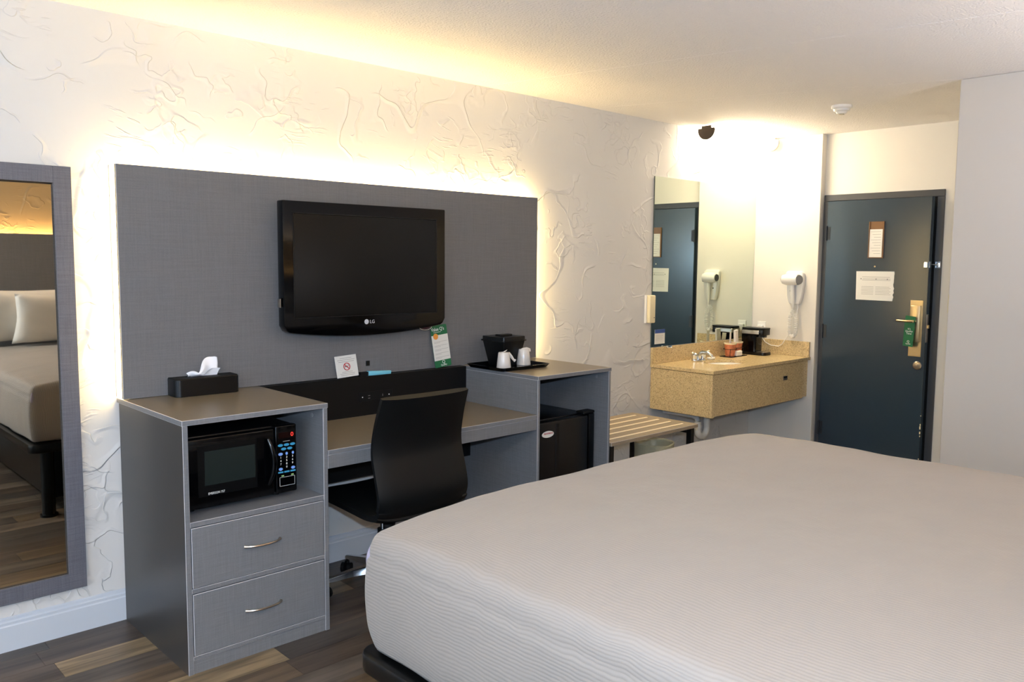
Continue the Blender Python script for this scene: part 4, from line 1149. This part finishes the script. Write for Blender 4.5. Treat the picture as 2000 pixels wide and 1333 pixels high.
# coffee maker
cm = thing('coffee_maker', 'compact black and silver coffee maker in the corner of the washstand', 'coffee maker', (6.22, -.14, VZ))
a0, a1 = 6.155, 6.275
obj('base', prism(rrect(a0, a1, -.262, -.045, .03, 5), 'z', VZ+.0005, VZ+.024, .004, 2), m_satin, cm, smooth=True)
obj('drip_tray', prism(rrect(a0+.015, a1-.015, -.255, -.17, .02, 5), 'z', VZ+.0242, VZ+.028), m_nickel, cm)
obj('column', prism(rrect(a0+.004, a1-.004, -.178, -.045, .02, 5), 'z', VZ+.0242, VZ+.160, .003, 1), m_gloss, cm, smooth=True)
obj('head', prism(rrect(a0, a1, -.245, -.045, .02, 5), 'z', VZ+.1605, VZ+.205, .004, 2), m_satin, cm, smooth=True)
obj('silver_band', prism(rrect(a0-.002, a1+.002, -.215, -.043, .016, 5), 'z', VZ+.168, VZ+.198, .002, 1), m_nickel, cm, smooth=True)
obj('lid', prism(rrect(a0+.002, a1-.002, -.25, -.045, .022, 5), 'z', VZ+.2055, VZ+.218, .005, 2), m_satin, cm, smooth=True)
obj('spout', box(a0+.04, a1-.04, -.235, -.195, VZ+.142, VZ+.1603, .003), m_satin, cm)

# outlet, hairdryer, cord
ol = thing('wall_outlet', 'white outlet plate above the coffee maker', 'outlet', (XA-.01, -.09, 1.0))
obj('plate', box(XA-.006, XA-.0005, -.135, -.060, .965, 1.075, .002, 2), m_white, ol)
obj('adapter', box(XA-.03, XA-.0062, -.122, -.072, .985, 1.045, .004, 2), m_white, ol)
hd = thing('hairdryer', 'white wall-mounted hairdryer with coiled cord', 'hairdryer', (XA-.05, -.40, 1.22))
b = prism([(-.315, 1.475), (-.330, 1.492), (-.44, 1.492), (-.462, 1.475), (-.468, 1.40), (-.455, 1.29), (-.438, 1.232), (-.352, 1.232), (-.335, 1.29)], 'x', XA-.042, XA-.0008, .008, 3)
cradle = obj('cradle', b, m_white, hd, smooth=True)
obj('status_lamp', cyl((XA-.0425, -.365, 1.335), (XA-.0445, -.365, 1.335), .006, seg=10), m_inkd, hd)
b = lathe([(0, 0), (.036, 0), (.043, .02), (.045, .06), (.042, .10), (.036, .125), (0, .127)], 0, 0, 28)
bmesh.ops.transform(b, matrix=Matrix.Translation((XA-.075, -.440, 1.425)) @ Matrix.Rotation(-PI/2, 4, 'X') , verts=b.verts)
barrel = obj('barrel', b, m_white, hd, smooth=True)
b = cyl((XA-.075, -.3135, 1.425), (XA-.075, -.309, 1.425), .029, seg=24)
obj('intake_grille', b, m_inkd, hd)
b = tube([(XA-.075, -.395, 1.40), (XA-.072, -.395, 1.35), (XA-.066, -.397, 1.29), (XA-.060, -.398, 1.235), (XA-.058, -.398, 1.20)], [.017, .0175, .016, .013, .005], 14)
obj('grip', b, m_white, hd, smooth=True)
obj('holder_cup', cyl((XA-.075, -.452, 1.425), (XA-.070, -.4405, 1.425), .036, .040, 24), m_ink, hd, smooth=True)
def coil(path, rad, turns, rc):
    pts = []; n = turns*10
    for i in range(n+1):
        t = i/n; k_ = t*(len(path)-1); i0_ = min(int(k_), len(path)-2); f = k_-i0_
        p = Vector(path[i0_]).lerp(Vector(path[i0_+1]), f); a = 2*PI*turns*t
        d = (Vector(path[i0_+1])-Vector(path[i0_])).normalized(); n1_ = Vector((1, 0, 0)); n2_ = d.cross(n1_)
        pts.append(p + (n1_*math.cos(a)+n2_*math.sin(a))*rad)
    return tube(pts, rc, 5)
xx = XA-.045
path = [(xx, -.398, 1.19), (xx, -.372, 1.15), (xx, -.366, 1.08), (xx, -.366, 1.02), (xx, -.376, .985), (xx, -.396, .972), (xx, -.416, .985), (xx, -.424, 1.03), (xx, -.424, 1.10), (xx, -.418, 1.16)]
obj('coiled_cord', coil(path, .013, 44, .0026), m_white, hd, smooth=True)
b = tube([(XA-.058, -.398, 1.205), (xx-.004, -.396, 1.17), (xx, -.40, 1.13)], .004, 6)
join(b, tube([(XA-.03, -.42, 1.16), (XA-.026, -.424, 1.20), (XA-.024, -.42, 1.236)], .004, 6))
obj('straight_cord', b, m_white, hd, smooth=True)
b = tube([(XA-.012, -.355, 1.005), (XA-.022, -.33, .955), (XA-.024, -.30, .905), (XA-.026, -.27, .885), (XA-.026, -.20, .888), (XA-.028, -.15, .91), (XA-.030, -.11, .96), (XA-.030, -.098, .995)], .0028, 6)
obj('plug_cord', b, m_white, smooth=True, label='thin white cord sagging across the stone side splash', cat='cord')
# pipes below
pt = thing('drain_pipe', 'white plastic drain trap hanging under the washstand', 'pipe', (5.32, -.33, .3))
PXc = 5.30
b = cyl((PXc+.02, -.30, .505), (PXc+.02, -.30, .36), .024, seg=16)
arc = [(PXc+.02+.0, -.30-.0, .36)] + [(PXc+.02-.055+.055*math.cos(a), -.30, .36+.055*math.sin(a)) for a in [-PI*i/12 for i in range(1, 13)]]
join(b, tube(arc, .024, 14)); cyl((PXc-.09, -.30, .36), (PXc-.09, -.30, .42), .024, seg=16, bm=b)
join(b, tube([(PXc-.09, -.30, .42), (PXc-.09, -.29, .445), (PXc-.09, -.25, .455), (PXc-.09, -.002, .455)], .019, 14))
obj('trap', b, m_pvc, pt, smooth=True)
b = cyl((PXc+.02, -.30, .40), (PXc+.02, -.30, .425), .028, seg=12); cyl((PXc-.09, -.30, .37), (PXc-.09, -.30, .395), .028, seg=12, bm=b)
obj('slip_nut', b, m_pvc, pt, smooth=True)
obj('cleanout', cyl((PXc-.035, -.30, .285), (PXc-.035, -.30, .262), .012, seg=10), m_ink, pt)

# ================================================================ lamp over the mirror, smoke detector
vl = thing('vanity_lamp', 'long half-round lit tube lamp under the ceiling over the mirror', 'lamp', (5.9, -.14, 2.43))
l0, l1, ly, lz, lr = 5.42, 6.320, -.160, 2.508, .064
obj('base_plate', box(l0+.03, l1-.02, ly-.045, ly+.045, lz+.018, H-.0005, .003), m_white, vl)
def half(rad, zoff=0.): return [(ly+rad*math.cos(a), lz+zoff+rad*math.sin(a)) for a in [-PI*i/20 for i in range(21)]]
b = prism(half(lr)+[(ly-lr, lz+.014), (ly+lr, lz+.014)], 'x', l0+.004, l1-.004)
obj('diffuser', b, m_lamp, vl, smooth=True)
for xa_, xb_ in ((l0-.006, l0+.003), (l1-.003, l1+.006)):
    b = prism(half(lr+.006)+[(ly-lr*.99-.003, lz+.012), (ly-lr*.62, lz+.012), (ly-lr*.62, lz+.03), (ly+lr*.62, lz+.03), (ly+lr*.62, lz+.012), (ly+lr+.003, lz+.012)], 'x', xa_, xb_, 0)
    obj('end_cap', b, m_pcap, vl)
sd = thing('smoke_detector', 'round white stepped smoke detector on the ceiling', 'smoke detector', (5.37, -1.19, H))
b = lathe([(0, H-.0005), (.062, H-.0005), (.062, H-.016), (.056, H-.022), (0, H-.022)], 5.37, -1.19, 36); obj('mount', b, m_white, sd, smooth=True)
b = lathe([(0, H-.0225), (.050, H-.0225), (.046, H-.034), (.038, H-.038), (0, H-.038)], 5.37, -1.19, 36); obj('housing', b, m_white, sd, smooth=True)
b = lathe([(0, H-.0385), (.034, H-.0385), (.026, H-.052), (0, H-.053)], 5.37, -1.19, 36); obj('sensor', b, m_white, sd, smooth=True)
obj('sensor_cap', cyl((5.37, -1.19, H-.0532), (5.37, -1.19, H-.057), .017, seg=20), m_nickel, sd, smooth=True)
